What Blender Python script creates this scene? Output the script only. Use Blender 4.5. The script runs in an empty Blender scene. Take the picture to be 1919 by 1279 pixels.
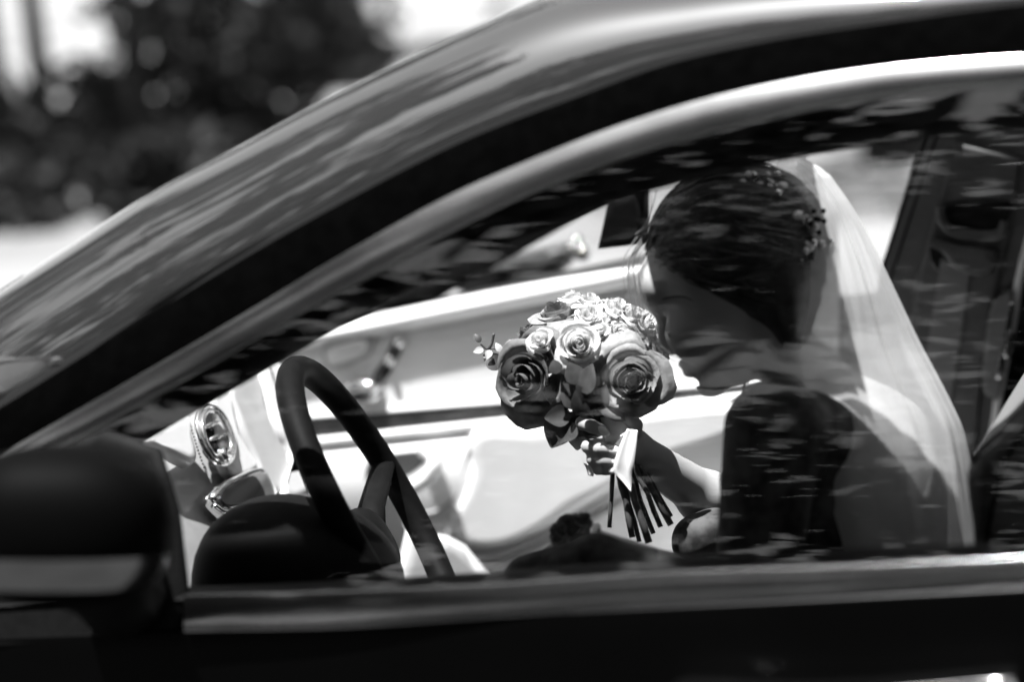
import bpy, bmesh, math, random
import numpy as np
from mathutils import Vector
R = math.radians
rnd = random.Random(7)
rng = np.random.default_rng(11)
scn = bpy.context.scene
COL = scn.collection

# ---------------------------------------------------------------- camera
YAW, PITCH, ROLL, LENS = R(20), R(10.5), R(5), 85.0
CD = np.array([-math.sin(YAW)*math.cos(PITCH), math.cos(YAW)*math.cos(PITCH), -math.sin(PITCH)])
_rt = np.array([math.cos(YAW), math.sin(YAW), 0.0]); _up = np.cross(_rt, CD)
CR = _rt*math.cos(ROLL) - _up*math.sin(ROLL)
CU = _up*math.cos(ROLL) + _rt*math.sin(ROLL)
CP = np.array([0.0, .07, 1.158]) - 2.15*CD
FPX = LENS/36*1919
cam = bpy.data.cameras.new('camera'); camo = bpy.data.objects.new('camera', cam); COL.objects.link(camo)
cam.lens = LENS; cam.sensor_width = 36; cam.clip_start = .05; cam.clip_end = 2000
from mathutils import Matrix
M = Matrix.Identity(4)
for i in range(3):
    M[i][0] = CR[i]; M[i][1] = CU[i]; M[i][2] = -CD[i]; M[i][3] = CP[i]
camo.matrix_world = M
cam.dof.use_dof = True; cam.dof.focus_distance = 2.67; cam.dof.aperture_fstop = 2.2
scn.camera = camo

# ---------------------------------------------------------------- sky, sun, exposure
SUN_TO = np.array([-.15, -.16, 1.0]); SUN_TO /= np.linalg.norm(SUN_TO)
w = bpy.data.worlds.new('World'); scn.world = w; w.use_nodes = True
nt = w.node_tree; nt.nodes.clear()
sky = nt.nodes.new('ShaderNodeTexSky'); sky.sky_type = 'NISHITA'; sky.sun_disc = False
sky.sun_elevation = math.asin(SUN_TO[2]); sky.sun_rotation = math.atan2(SUN_TO[0], SUN_TO[1])
sky.dust_density = 2.0
bw = nt.nodes.new('ShaderNodeRGBToBW')
bg = nt.nodes.new('ShaderNodeBackground'); bg.inputs['Strength'].default_value = .07
wo = nt.nodes.new('ShaderNodeOutputWorld')
nt.links.new(sky.outputs[0], bw.inputs[0]); nt.links.new(bw.outputs[0], bg.inputs[0]); nt.links.new(bg.outputs[0], wo.inputs[0])
sl = bpy.data.lights.new('sun', 'SUN'); sl.energy = 5.0; sl.angle = R(.53); sl.color = (1, 1, 1)
so = bpy.data.objects.new('sun', sl); COL.objects.link(so)
so.rotation_euler = Vector(-SUN_TO).to_track_quat('-Z', 'Y').to_euler()
vs = scn.view_settings; vs.view_transform = 'Standard'; vs.look = 'None'; vs.exposure = 1.75; vs.gamma = 1; vs.use_curve_mapping = False
cy = scn.cycles
cy.max_bounces = 14; cy.transparent_max_bounces = 24; cy.glossy_bounces = 5; cy.diffuse_bounces = 4
cy.use_denoising = True; cy.caustics_reflective = False; cy.caustics_refractive = False; cy.sample_clamp_indirect = 8

# ---------------------------------------------------------------- pixel helpers (photo pixels -> points in the place)
def P(px, py, dep): return CP + CD*dep + CR*((px-959.5)/FPX*dep) - CU*((py-639.5)/FPX*dep)
def hit(px, py, g):
    lo, hi = .8, 7.0
    for _ in range(44):
        m = (lo+hi)/2
        if g(P(px, py, m)) < 0: lo = m
        else: hi = m
    return P(px, py, lo)
CY = .75                                     # car centre line
def sideY(x, z):
    t = z-.95
    return .24*t + .40*max(0, t)**2 + .03*(x-.1)**2
def gside(off=0.): return lambda q: q[1]-sideY(q[0], q[2])-off
def gY(y): return lambda q: q[1]-y
def curve(pts):
    x = np.array([p[0] for p in pts], float); y = np.array([p[1] for p in pts], float)
    s = np.gradient(y, x)
    def f(t):
        t = np.asarray(t, float); i = np.clip(np.searchsorted(x, t)-1, 0, len(x)-2)
        h = x[i+1]-x[i]; u = (t-x[i])/h
        return ((2*u**3-3*u**2+1)*y[i] + (u**3-2*u**2+u)*h*s[i] + (-2*u**3+3*u**2)*y[i+1] + (u**3-u**2)*h*s[i+1])
    return f
def crom(pts, n=6, closed=False):
    p = [np.array(q, float) for q in pts]; out = []; N = len(p)
    for i in range(N if closed else N-1):
        a, b, c, e = (p[(i-1) % N], p[i], p[(i+1) % N], p[(i+2) % N]) if closed else (p[max(i-1, 0)], p[i], p[i+1], p[min(i+2, N-1)])
        for k in range(n):
            t = k/n
            out.append(.5*((2*b)+(c-a)*t+(2*a-5*b+4*c-e)*t*t+(3*b-a-3*c+e)*t**3))
    if not closed: out.append(p[-1])
    return out

# ---------------------------------------------------------------- object helpers
def mk(name, v, f, mat, parent=None, smooth=True):
    me = bpy.data.meshes.new(name); me.from_pydata([tuple(map(float, p)) for p in v], [], f); me.update()
    o = bpy.data.objects.new(name, me); COL.objects.link(o)
    if mat: me.materials.append(mat)
    if smooth: me.polygons.foreach_set('use_smooth', [True]*len(me.polygons))
    if parent: o.parent = parent
    return o
def tag(o, label=None, cat=None, group=None, kind=None):
    for k, v in (('label', label), ('category', cat), ('group', group), ('kind', kind)):
        if v: o[k] = v
    return o
def empty(name, loc=(0, 0, 0)):
    o = bpy.data.objects.new(name, None); o.empty_display_size = .1; COL.objects.link(o); o.location = loc
    return o
def grid(rows, closed=False):
    n = len(rows[0]); v = [p for r in rows for p in r]; f = []
    for i in range(len(rows)-1):
        for j in range(n if closed else n-1):
            k = (j+1) % n
            f.append((i*n+j, i*n+k, (i+1)*n+k, (i+1)*n+j))
    return v, f
def join(*vf):
    V, F = [], []
    for v, f in vf:
        b = len(V); V += list(v); F += [tuple(i+b for i in q) for q in f]
    return V, F
def tube(path, rad, n=10, closed=False, cap=True, sq=1.0):
    path = [np.array(p, float) for p in path]; N = len(path); rows = []
    if np.isscalar(rad): rad = [rad]*N
    ref = None
    for i in range(N):
        a, b = (path[(i-1) % N], path[(i+1) % N]) if closed else (path[max(i-1, 0)], path[min(i+1, N-1)])
        t = b-a; t = t/(np.linalg.norm(t)+1e-12)
        if ref is None: ref = np.array([0, 0, 1.]) if abs(t[2]) < .9 else np.array([1., 0, 0])
        u = np.cross(t, ref); u /= np.linalg.norm(u)+1e-12; ref = np.cross(u, t)
        rows.append([path[i]+rad[i]*(math.cos(2*math.pi*k/n)*u+sq*math.sin(2*math.pi*k/n)*ref) for k in range(n)])
    if closed: rows.append(rows[0])
    v, f = grid(rows, True)
    if cap and not closed:
        f.append(tuple(range(n))[::-1]); f.append(tuple(range((N-1)*n, N*n)))
    return v, f
def ellipsoid(c, ax, nu=20, nv=12, e=1.0):
    rows = []
    sg = lambda a: math.copysign(abs(a)**e, a)
    for i in range(nv+1):
        th = -math.pi/2+math.pi*i/nv
        rows.append([np.array(c)+ax[0]*(sg(math.cos(th))*sg(math.cos(2*math.pi*j/nu)))+ax[1]*(sg(math.cos(th))*sg(math.sin(2*math.pi*j/nu)))+ax[2]*sg(math.sin(th)) for j in range(nu)])
    return grid(rows, True)
def box(lo, hi, bev=0):
    bm = bmesh.new(); bmesh.ops.create_cube(bm, size=1)
    for v in bm.verts: v.co = Vector([(lo[i]+hi[i])/2+v.co[i]*(hi[i]-lo[i]) for i in range(3)])
    if bev: bmesh.ops.bevel(bm, geom=bm.edges[:], offset=bev, segments=3, affect='EDGES', profile=.5)
    bm.verts.index_update()
    r = [tuple(v.co) for v in bm.verts], [tuple(v.index for v in f.verts) for f in bm.faces]; bm.free(); return r
def plate(pp, g, thick, bev=.004, out=None, back=.004, smooth=0, fill=True):
    """a solid piece whose outline lies on surface g; it stands `thick` proud of it"""
    if smooth: pp = crom(pp, smooth, True)
    b = np.array([hit(p[0], p[1], g) for p in pp]); out = np.array([0, -1., 0]) if out is None else np.array(out, float)
    c = b.mean(0); n = len(b)
    def inset(d):
        q = c-b; L = np.linalg.norm(q, axis=1)[:, None]; return b+q/L*np.minimum(d, L*.6)
    rows = [list(b-out*back), list(b+out*max(thick-bev, 0)), list(inset(bev*.3)+out*(thick-bev*.3)), list(inset(bev)+out*thick)]
    if fill: rows.append(list(inset(bev*1.8)+out*thick))
    v, f = grid(rows, True)
    k = (len(rows)-1)*n
    if fill: f.append(tuple(range(k, k+n)))
    return v, f

# ---------------------------------------------------------------- materials (a monochrome place: greys)
def mat(name, c, rough=.5, metal=0, spec=.5, coat=0, var=0, scale=40, bump=0, trans=0, sss=0, stretch=None, c2=None, tscale=None):
    m = bpy.data.materials.new(name); m.use_nodes = True; n = m.node_tree; b = n.nodes['Principled BSDF']
    b.inputs['Base Color'].default_value = (c, c, c, 1); b.inputs['Roughness'].default_value = rough
    b.inputs['Metallic'].default_value = metal; b.inputs['Specular IOR Level'].default_value = spec
    b.inputs['Coat Weight'].default_value = coat; b.inputs['Coat Roughness'].default_value = .03
    if sss:
        b.inputs['Subsurface Weight'].default_value = sss; b.inputs['Subsurface Radius'].default_value = (.006, .006, .006); b.inputs['Subsurface Scale'].default_value = 1
    if var or bump or c2 is not None:
        tc = n.nodes.new('ShaderNodeTexCoord'); src = tc.outputs['Object']
        if stretch:
            mp = n.nodes.new('ShaderNodeMapping'); mp.inputs['Scale'].default_value = stretch; n.links.new(src, mp.inputs[0]); src = mp.outputs[0]
        no = n.nodes.new('ShaderNodeTexNoise'); no.inputs['Scale'].default_value = scale; no.inputs['Detail'].default_value = 5
        n.links.new(src, no.inputs['Vector'])
        if var or c2 is not None:
            r = n.nodes.new('ShaderNodeValToRGB'); lo, hi = (c*(1-var), c*(1+var)) if c2 is None else (c, c2)
            r.color_ramp.elements[0].position = .36; r.color_ramp.elements[1].position = .64
            r.color_ramp.elements[0].color = (lo, lo, lo, 1); r.color_ramp.elements[1].color = (hi, hi, hi, 1)
            n.links.new(no.outputs['Fac'], r.inputs[0]); n.links.new(r.outputs[0], b.inputs['Base Color'])
        if bump:
            bp = n.nodes.new('ShaderNodeBump'); bp.inputs['Strength'].default_value = bump; bp.inputs['Distance'].default_value = .002
            n.links.new(no.outputs['Fac'], bp.inputs['Height']); n.links.new(bp.outputs[0], b.inputs['Normal'])
    if trans:
        tr = n.nodes.new('ShaderNodeBsdfTranslucent'); mx = n.nodes.new('ShaderNodeMixShader'); mx.inputs[0].default_value = trans
        tr.inputs[0].default_value = (c, c, c, 1)
        n.links.new(b.outputs[0], mx.inputs[1]); n.links.new(tr.outputs[0], mx.inputs[2]); n.links.new(mx.outputs[0], n.nodes['Material Output'].inputs[0])
    return m
def glassmat(name, tint=1.0, ior=1.5):
    m = bpy.data.materials.new(name); m.use_nodes = True; n = m.node_tree; n.nodes.clear()
    o = n.nodes.new('ShaderNodeOutputMaterial'); mx = n.nodes.new('ShaderNodeMixShader')
    fr = n.nodes.new('ShaderNodeFresnel'); fr.inputs[0].default_value = ior
    t = n.nodes.new('ShaderNodeBsdfTransparent'); t.inputs[0].default_value = (tint, tint, tint, 1)
    g = n.nodes.new('ShaderNodeBsdfGlossy'); g.inputs['Roughness'].default_value = 0.0
    n.links.new(fr.outputs[0], mx.inputs[0]); n.links.new(t.outputs[0], mx.inputs[1]); n.links.new(g.outputs[0], mx.inputs[2]); n.links.new(mx.outputs[0], o.inputs[0])
    return m
def sheer(name, c, alpha, tscale=220):
    """fine net: part transparent, part diffuse and translucent"""
    m = bpy.data.materials.new(name); m.use_nodes = True; n = m.node_tree; n.nodes.clear()
    o = n.nodes.new('ShaderNodeOutputMaterial'); mx = n.nodes.new('ShaderNodeMixShader'); m2 = n.nodes.new('ShaderNodeMixShader')
    t = n.nodes.new('ShaderNodeBsdfTransparent'); d = n.nodes.new('ShaderNodeBsdfDiffuse'); tl = n.nodes.new('ShaderNodeBsdfTranslucent')
    d.inputs[0].default_value = tl.inputs[0].default_value = (c, c, c, 1); m2.inputs[0].default_value = .5
    lw = n.nodes.new('ShaderNodeLayerWeight'); lw.inputs[0].default_value = .35
    mr = n.nodes.new('ShaderNodeMapRange'); mr.inputs['To Min'].default_value = alpha; mr.inputs['To Max'].default_value = min(1, alpha+.3)
    n.links.new(lw.outputs['Facing'], mr.inputs[0]); n.links.new(mr.outputs[0], mx.inputs[0])
    n.links.new(d.outputs[0], m2.inputs[1]); n.links.new(tl.outputs[0], m2.inputs[2])
    n.links.new(t.outputs[0], mx.inputs[1]); n.links.new(m2.outputs[0], mx.inputs[2]); n.links.new(mx.outputs[0], o.inputs[0])
    return m

PAINT = mat('dark_metallic_paint', .20, .025, metal=.9, coat=1)
BLACKTRIM = mat('matte_black_rubber', .001, .8, spec=.0, var=.2, scale=60)
PAINT_DARKENED = mat('body_paint_darkened', .0012, .3, spec=.08, var=.1, scale=10)  # body paint for the lower doors, dark reflection put into its colour
CHROME = mat('brushed_chrome', .36, .16, metal=1, var=.25, scale=14, bump=.25, stretch=(.5, 1, 1))
BRIGHT = mat('polished_chrome', .85, .06, metal=1, var=.02, scale=20)
GLASS = glassmat('window_glass'); DOORGL = glassmat('door_window_glass', 1.0, 1.62)
TINT = glassmat('added_roof_glass', .92)
DARKIN = mat('dark_headliner', .008, .8, spec=.08, var=.2, scale=90)
DARKPL = mat('black_plastic', .005, .6, spec=.05, var=.15, scale=120)
PILLAR = mat('charcoal_trim', .055, .55, spec=.4, var=.08, scale=200, bump=.15)
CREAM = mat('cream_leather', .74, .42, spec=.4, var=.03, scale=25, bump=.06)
CREAM2 = mat('pale_grey_leather', .45, .42, spec=.4, var=.05, scale=30, bump=.08)
DASHG = mat('dash_leather', .34, .45, spec=.4, var=.06, scale=40, bump=.1)
SEATD = mat('grey_seat_leather', .14, .5, spec=.4, var=.1, scale=500, bump=.25)
WOOD = mat('dark_burl_wood', .006, .4, spec=.2, c2=.04, scale=14)
GLOSSB = mat('gloss_black', .008, .06, spec=.5, var=.1, scale=5)
MIRB = mat('mirror_shell', .0012, .6, spec=.02, var=.1, scale=20)
CARPET = mat('dark_carpet', .02, .9, spec=.1, var=.3, scale=300)
SKIN = mat('skin', .33, .45, spec=.4, sss=.15, var=.05, scale=30)
NAIL = mat('pale_nail', .75, .15, var=.03, scale=10)
HAIR = mat('dark_hair', .035, .38, spec=.5, var=.5, scale=60, stretch=(1, 1, 1))
HAIRL = mat('hair_highlight', .16, .38, spec=.6, var=.3, scale=80)
LACE = mat('dark_lace', .016, .7, spec=.15, c2=.075, scale=45, bump=.3)
VEIL = sheer('veil_net', .9, .36)
PETW = mat('white_petal', .72, .55, spec=.25, trans=.35, var=.12, scale=7, bump=.4)
PETP = mat('pink_petal', .30, .55, spec=.25, trans=.3, var=.22, scale=7, bump=.4)
PETD = mat('deep_pink_petal', .14, .55, spec=.25, trans=.25, var=.25, scale=7, bump=.4)
LEAFG = mat('glossy_leaf', .05, .22, spec=.6, var=.25, scale=60)
STEM = mat('green_stem', .05, .4, spec=.5, var=.35, scale=90)
RIBBON = mat('white_satin', .85, .3, spec=.5, var=.02, scale=30, trans=.15)
PEARL = mat('crystal_pearl', .75, .08, spec=.9, var=.02, scale=10)
BARK = mat('bark', .025, .9, spec=.1, var=.4, scale=12, bump=.6)
LEAF1 = mat('tree_leaf', .018, .6, spec=.08, trans=.35, var=.3, scale=2)
LEAF2 = mat('shrub_leaf', .035, .6, spec=.05, trans=.25, var=.3, scale=3)
GROUND = mat('pale_gravel', .11, .9, spec=.1, c2=.24, scale=.5)
LAWN = mat('dark_grass', .03, .9, spec=.1, var=.4, scale=3)
ROADM = mat('asphalt', .03, .85, spec=.2, var=.25, scale=30)

# ================================================================= SETTING
def ground_sheet():
    v = [(-300, -300, 0), (300, -300, 0), (300, 400, 0), (-300, 400, 0)]
    o = mk('ground', v, [(0, 1, 2, 3)], GROUND, smooth=False); tag(o, kind='structure')
    rows = [[(x, y, .004) for x in np.linspace(-80, 80, 9)] for y in (-5.2, 3.4)]
    r = mk('road', *grid(rows), ROADM, smooth=False); tag(r, kind='structure')
    rows = [[(x, y, .004) for x in np.linspace(-80, 80, 9)] for y in (-90, -5.21)]  # unseen dark grass, added to darken the reflection in the doors
    r = mk('added_lawn', *grid(rows), LAWN, smooth=False); tag(r, kind='structure')
ground_sheet()

def leaves(centres, size, per, spread, seed):
    g = np.random.default_rng(seed); V = []; F = []
    for c in centres:
        for _ in range(per):
            p = np.array(c)+g.normal(0, spread, 3)
            a = g.normal(size=3); a /= np.linalg.norm(a); b = np.cross(a, g.normal(size=3)); b /= np.linalg.norm(b)
            s = size*g.uniform(.6, 1.3); k = len(V)
            V += [p-a*s, p+b*s*.42-a*s*.1, p+a*s, p-b*s*.42-a*s*.1]; F.append((k, k+1, k+2, k+3))
    return V, F
def tree(x, y, h, cr, label, group, seed, zlo=.3, trunk=.14, n=60, per=34, size=.12, lm=None, lean=0, name='broadleaf_tree', spread=.17):
    g = np.random.default_rng(seed); r = empty(name, (x, y, 0)); tag(r, label, 'tree', group)
    tp = [np.array([lean*t*t*h*.3+g.normal(0, .02)*h*.1*t, g.normal(0, .02)*h*.1*t, h*.85*t]) for t in np.linspace(0, 1, 9)]
    parts = [tube(tp, [trunk*(1.25-.1*i) if i < 2 else trunk*(1.1-.115*i) for i in range(9)], 9)]
    cent = []
    for i in range(n):
        t = g.uniform(zlo, 1.0); a = g.uniform(0, 6.283)
        prof = math.sin(math.pi*min(1, .18+.82*(t-zlo)/(1-zlo)))**.6
        rr = cr*prof*g.uniform(.35, 1.0)
        b = tp[min(8, int(t*8*.95))]; c = np.array([b[0]+math.cos(a)*rr, b[1]+math.sin(a)*rr, h*t+g.normal(0, .1)])
        cent.append(c)
        if i % 3 == 0:
            s = tp[max(1, min(8, int(t*7)))]
            mid = (s+c)/2+np.array([0, 0, .12*cr])
            parts.append(tube([s, mid, c], [trunk*.42, trunk*.3, trunk*.1], 5))
    mk('trunk', *join(*parts), BARK, r)
    o = mk('crown', *leaves(cent, size, per, cr*spread, seed+1), lm or LEAF1, r, smooth=False); tag(o, kind='stuff')
    return r
# trees and shrubs beyond the car (seen, far out of focus, above the pillar and through the far glass)
def ground_at(px, py):
    q = P(px, py, 1.0)-CP; t = -CP[2]/q[2]; return CP+q*t
G1 = 'trees beyond the car'
for i, (px, py, h, cr, zlo, tr, n, lab) in enumerate([
    (286, 385, 7.5, 1.9, .30, .06, 30, 'dark slim tree standing clear, its trunk straight above the windscreen base'),
    (18, 330, 6.5, 1.6, .24, .06, 26, 'dark tree at the far left edge of the picture'),
    (470, 120, 8.0, 2.4, .20, .08, 40, 'broad dark tree right of the slim tree, over the pillar'),
    (590, 120, 7.0, 1.8, .22, .06, 26, 'leaning dark tree nearest the bright open ground'),
    (95, 300, 8.0, 2.2, .22, .07, 26, 'far tree between the left edge and the slim tree')]):
    q = ground_at(px, py); tree(q[0], q[1], h, cr, lab, G1, 20+i, zlo=zlo, trunk=tr, n=n, per=30, size=.15, lm=LEAF2, lean=(.25 if i == 3 else 0))
def shrub(px, py, hh, ww, label, seed):
    q = ground_at(px, py); g = np.random.default_rng(seed); r = empty('shrub', (q[0], q[1], 0)); tag(r, label, 'shrub', 'shrubs along the verge')
    cent = [(g.normal(0, ww*.36), g.normal(0, ww*.3), min(1, abs(g.normal(.45, .26)))*hh) for _ in range(22)]
    st = [tube([(g.normal(0, .04), g.normal(0, .04), 0), (c[0]*.5, c[1]*.5, c[2]*.6), c], [.02, .014, .006], 5) for c in cent[:9]]
    mk('stem', *join(*st), BARK, r)
    tag(mk('foliage', *leaves(cent, .10, 34, ww*.11, seed+1), LEAF2, r, smooth=False), kind='stuff')
for i, (px, py, hh, ww, lab) in enumerate([
    (5, 338, .55, .9, 'low dark shrub at the left edge of the picture'), (112, 336, .52, .9, 'second low shrub from the left edge'),
    (212, 332, .55, .8, 'low shrub touching the slim trunk on its left'), (375, 335, 1.2, 1.0, 'tall dense shrub just right of the slim trunk'),
    (455, 305, 1.5, 1.1, 'tallest dark shrub, over the middle of the pillar'), (548, 245, 1.4, 1.1, 'dark shrub between the tallest shrub and the open ground'),
    (612, 170, 1.1, .8, 'rounded shrub beside the bright open ground'), (25, 425, .32, .6, 'small tuft low at the left edge, nearest the car'), (330, 420, .5, .5, 'small shrub at the foot of the pillar right of the trunk')]):
    shrub(px, py, hh, ww, lab, 60+i)
for i, (x, y, lab) in enumerate([(-1.6, 10.5, 'tree seen through the far window behind the bouquet'), (1.2, 9.5, 'tree seen through the far window right of the veil'),
                                 (3.2, 12, 'far tree through the glass beside the belt pillar')]):
    tree(x, y, 7, 2.3, lab, G1, 40+i, zlo=.08, trunk=.15, n=60, per=26, size=.14, lm=LEAF1)
# trees on the photographer's side: they show as reflections in the paint and the door glass
G2 = 'trees mirrored in the paint and glass'
for i, (x, y, h, cr, zlo, lab) in enumerate([
    (-7.0, -8.5, 12, 3.0, .22, 'tall tree mirrored in the front pillar paint'), (-3.2, -10.0, 14, 3.0, .20, 'tall tree mirrored in the lower door glass'),
    (.2, -9.2, 12.5, 2.7, .25, 'tree mirrored in the glass over the face'), (3.6, -10.5, 14, 3.2, .2, 'broad tree mirrored in the glass over the veil'),
    (-5.2, -14, 17, 3.6, .2, 'far tall tree mirrored between the others'), (1.8, -15, 18, 3.8, .2, 'far broad tree mirrored high in the glass'),
    (7.0, -9.5, 10, 2.8, .2, 'tree mirrored at the rear end of the glass'), (-11, -11, 14, 3.4, .2, 'tree mirrored toward the bonnet'),
    (-6.8, 2.6, 11, 2.3, .2, 'tree ahead of the car mirrored low in the front pillar'), (-9.0, -1.6, 17, 3.0, .2, 'tall tree ahead of the car mirrored along the pillar'),
    (-12, 1.4, 19, 3.4, .2, 'far tree ahead of the car mirrored beside the tall one'), (-8.0, -5.0, 16, 3.0, .2, 'tree by the road ahead mirrored near the roof edge'),
    (-1.2, -13, 16, 3.4, .2, 'far dense tree mirrored between the near ones'), (5.6, -14, 16, 3.6, .2, 'far dense tree mirrored toward the rear')]):
    tree(x, y, h, cr, lab, G2, 80+i, zlo=zlo-.03, trunk=.2, n=(30 if y < -6 else 12), per=(44 if y < -6 else 240), size=.3, spread=(.15 if y < -6 else .14))

def added_hedge():  # unseen foliage row added to darken the lower glass reflections
    g = np.random.default_rng(300); r = empty('added_hedge', (0, -21, 0)); tag(r, 'long dark foliage screen behind the photographer, added to darken low reflections', 'added_hedge')
    cent = [(x+g.normal(0, .3), g.normal(0, .4), abs(g.normal(.5, .27))*(3.4+.9*math.sin(x*.7)+.6*math.sin(x*1.9))) for x in np.linspace(-22, 16, 330)]
    mk('stem', *join(*[tube([(x, 0, 0), (x+.1, 0, 1.2), (x+.2, 0, 2.6)], [.06, .05, .02], 5) for x in np.linspace(-21, 15, 30)]), BARK, r)
    tag(mk('foliage', *leaves(cent, .3, 26, .42, 301), LEAF1, r, smooth=False), kind='stuff')
added_hedge()
# ================================================================= CAR
car = empty('car', (0, .75, 0)); tag(car, 'dark metallic car seen close through its closed front side window', 'car')
CARV = np.array([0, .75, 0])
def part(name, vf, m, parent=car, smooth=True):
    v, f = vf
    o = mk(name, [np.array(p)-CARV for p in v], f, m, None, smooth); o.parent = parent
    return o
XS = np.concatenate([np.linspace(-420, 1919, 120), np.linspace(1960, 3300, 28)])
SIL = curve([(-420, 830), (-200, 685), (0, 547), (150, 450), (250, 385), (425, 290), (590, 200), (750, 120), (870, 65), (1030, -3), (1300, -46), (1700, -72), (2100, -84), (2600, -80), (3300, -30)])
B1 = curve([(-420, 1000), (-200, 880), (0, 765), (200, 640), (350, 548), (480, 470), (650, 375), (860, 268), (1081, 182), (1246, 122), (1412, 83), (1688, 39), (1919, 8), (2600, -20), (3300, 20)])
B2 = curve([(-420, 1110), (-200, 975), (0, 852), (106, 791), (265, 701), (451, 592), (650, 472), (860, 357), (970, 309), (1136, 243), (1302, 190), (1522, 143), (1688, 121), (1919, 103), (2600, 95), (3300, 130)])
B3 = curve([(-420, 1165), (-200, 1022), (0, 897), (159, 817), (319, 728), (520, 612), (700, 512), (860, 427), (1026, 348), (1191, 282), (1357, 234), (1522, 195), (1688, 167), (1919, 146), (2600, 135), (3300, 170)])
B4 = curve([(-420, 1230), (0, 985), (275, 828), (420, 742), (560, 660), (700, 580), (870, 494), (1010, 434), (1150, 380), (1300, 338), (1522, 292), (1688, 265), (1919, 243), (2600, 225), (3300, 250)])
OUT = np.array([0, -.94, .34]); DN0 = [0, -1., 0]
def extend(rows, n=10):
    s = np.mean([np.array(p)-np.array(r) for p, r in zip(rows[0], rows[1])], 0)*1.2
    return [[np.array(p)+s*k for p in rows[0]] for k in range(n, 0, -1)]+rows
def band(fa, fb, xs, oa, ob, bulge, m=10, edge=.006):
    rows = []
    for x in xs:
        a = hit(x, float(fa(x)), gside(oa)); b = hit(x, float(fb(x)), gside(ob))
        r = [a-OUT*edge]
        for k in range(m+1):
            t = (0, .012, .05, .15, .3, .5, .7, .85, .95, .988, 1)[k]; r.append(a+(b-a)*t+OUT*bulge*(1-(2*t-1)**2))
        r.append(b-OUT*edge); rows.append(r)
    if xs[0] < 0: rows = extend(rows)
    return grid(rows)
part('window_chrome_trim', band(B2, B3, XS, 0, 0, .0012), CHROME)
part('window_rubber_seal', band(B1, B2, XS, 0, .001, .002), BLACKTRIM)
# pillar and roof rail in body paint
rows = []; silp = []
for x in XS:
    a = hit(x, float(B1(x)), gside()); s = hit(x, float(SIL(x)), gside(.055))
    dz = s[2]-a[2]; c = np.array([(a[0]+s[0])/2, a[1]+.20*dz, s[2]-.006])
    r = [a+np.array([0, .012, -.004])]
    for k in range(15):
        t = k/14; r.append((1-t)**2*a+2*t*(1-t)*c+t*t*s)
    r += [s+np.array([.002, .012, .001]), s+np.array([.008, .022, -.010])]
    rows.append(r); silp.append(s)
silp = np.array(silp)
rows = extend(rows)
part('roof_rail', grid(rows), PAINT)
zs = lambda x: np.interp(x, silp[:, 0], silp[:, 2]); ys = lambda x: np.interp(x, silp[:, 0], silp[:, 1])
def far(p): p = np.array(p, float); return np.array([p[0], 2*CY-p[1], p[2]])
part('roof_rail', grid([[far(p) for p in r] for r in rows]), PAINT)
# dark frame inside the glass, and its mirror on the far side
rows = []
for x in XS:
    a = hit(x, float(B3(x))-14, gside(.012)); b = hit(x, float(B4(x)), gside(.075)); mdl = (a+b)/2+np.array([0, -.012, -.006])
    up = b+np.array([0, .05, .05])
    rows.append([a, a*.6+mdl*.4, mdl, b*.6+mdl*.4, b, b+np.array([0, .012, .004]), up])
nearframe = rows
part('door_frame', grid(rows), DARKIN)
frows = [[far(p)-np.array([0, .0, .0]) for p in r] for r, x in zip(rows, XS)]
part('door_frame', grid(frows), DARKIN)
def far_trim(fa, fb, name, m, bulge):
    r = []
    for x in XS:
        a = far(hit(x, float(fa(x)), gside())); b = far(hit(x, float(fb(x)), gside()))
        r.append([a+(b-a)*t+np.array([0, .94, .34])*bulge*(1-(2*t-1)**4) for t in np.linspace(0, 1, 6)])
    part(name, grid(r), m)
far_trim(B2, B3, 'window_chrome_trim', CHROME, .007)
far_trim(B1, B2, 'window_rubber_seal', BLACKTRIM, .002)
# roof and headliner; glass opening added to let sun onto the veil
XH = lambda y: .016-.075*(1-((y-CY)/.5)**2)  # front edge of the roof, shaped so the header shades the face
def roof_pt(i, j, dz=0):
    v = j/24; u = i/26
    x0 = XH(.26+v*.98); x = x0+u*(1.15-x0); y0 = ys(x)+.03; y = y0+(2*CY-2*y0)*v
    return np.array([x, y, zs(x)+.035*(1-((y-CY)/.5)**2)-.006+dz])
def roof_skin(dz):
    V = [roof_pt(i, j, dz) for i in range(27) for j in range(25)]; F = []
    for i in range(26):
        for j in range(24):
            if 4 <= i < 23: continue
            F.append((i*25+j, i*25+j+1, (i+1)*25+j+1, (i+1)*25+j))
    return V, F
part('roof', roof_skin(0), PAINT); part('headliner', roof_skin(-.045), DARKIN)
part('added_roof_glass', grid([[roof_pt(i, j, -.002) for j in range(0, 25)] for i in range(2, 25)]), TINT)
# windscreen
wr = []
for x in np.linspace(-.98, .02, 30):
    y0 = ys(x)+.012; z0 = zs(x) if x > silp[0, 0] else zs(silp[0, 0])-(silp[0, 0]-x)*.55
    wr.append([np.array([x-.10*(1-((y-CY)/(CY-y0))**2)*(.35+.65*(-x)), y, z0+.004]) for y in np.linspace(y0, 2*CY-y0, 22)])
part('windscreen', grid(wr), GLASS)
# door glass, thin solid sheets
def side_glass(m):
    rows = []
    ch = [hit(x, float(B3(x)), gside()) for x in XS]; cx = [p[0] for p in ch]; cz = [p[2] for p in ch]
    for x in np.linspace(-.66, 1.05, 60):
        zt = np.interp(x, cx, cz)+.012; rows.append([m(np.array([x, sideY(x, z)+.004, z])) for z in np.linspace(.90, max(zt, .91), 26)])
    return grid(rows)
o = part('door_glass', side_glass(lambda p: p), DOORGL)
sm = o.modifiers.new('thick', 'SOLIDIFY'); sm.thickness = .004; sm.offset = 0
o = part('door_glass', side_glass(far), GLASS)
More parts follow.
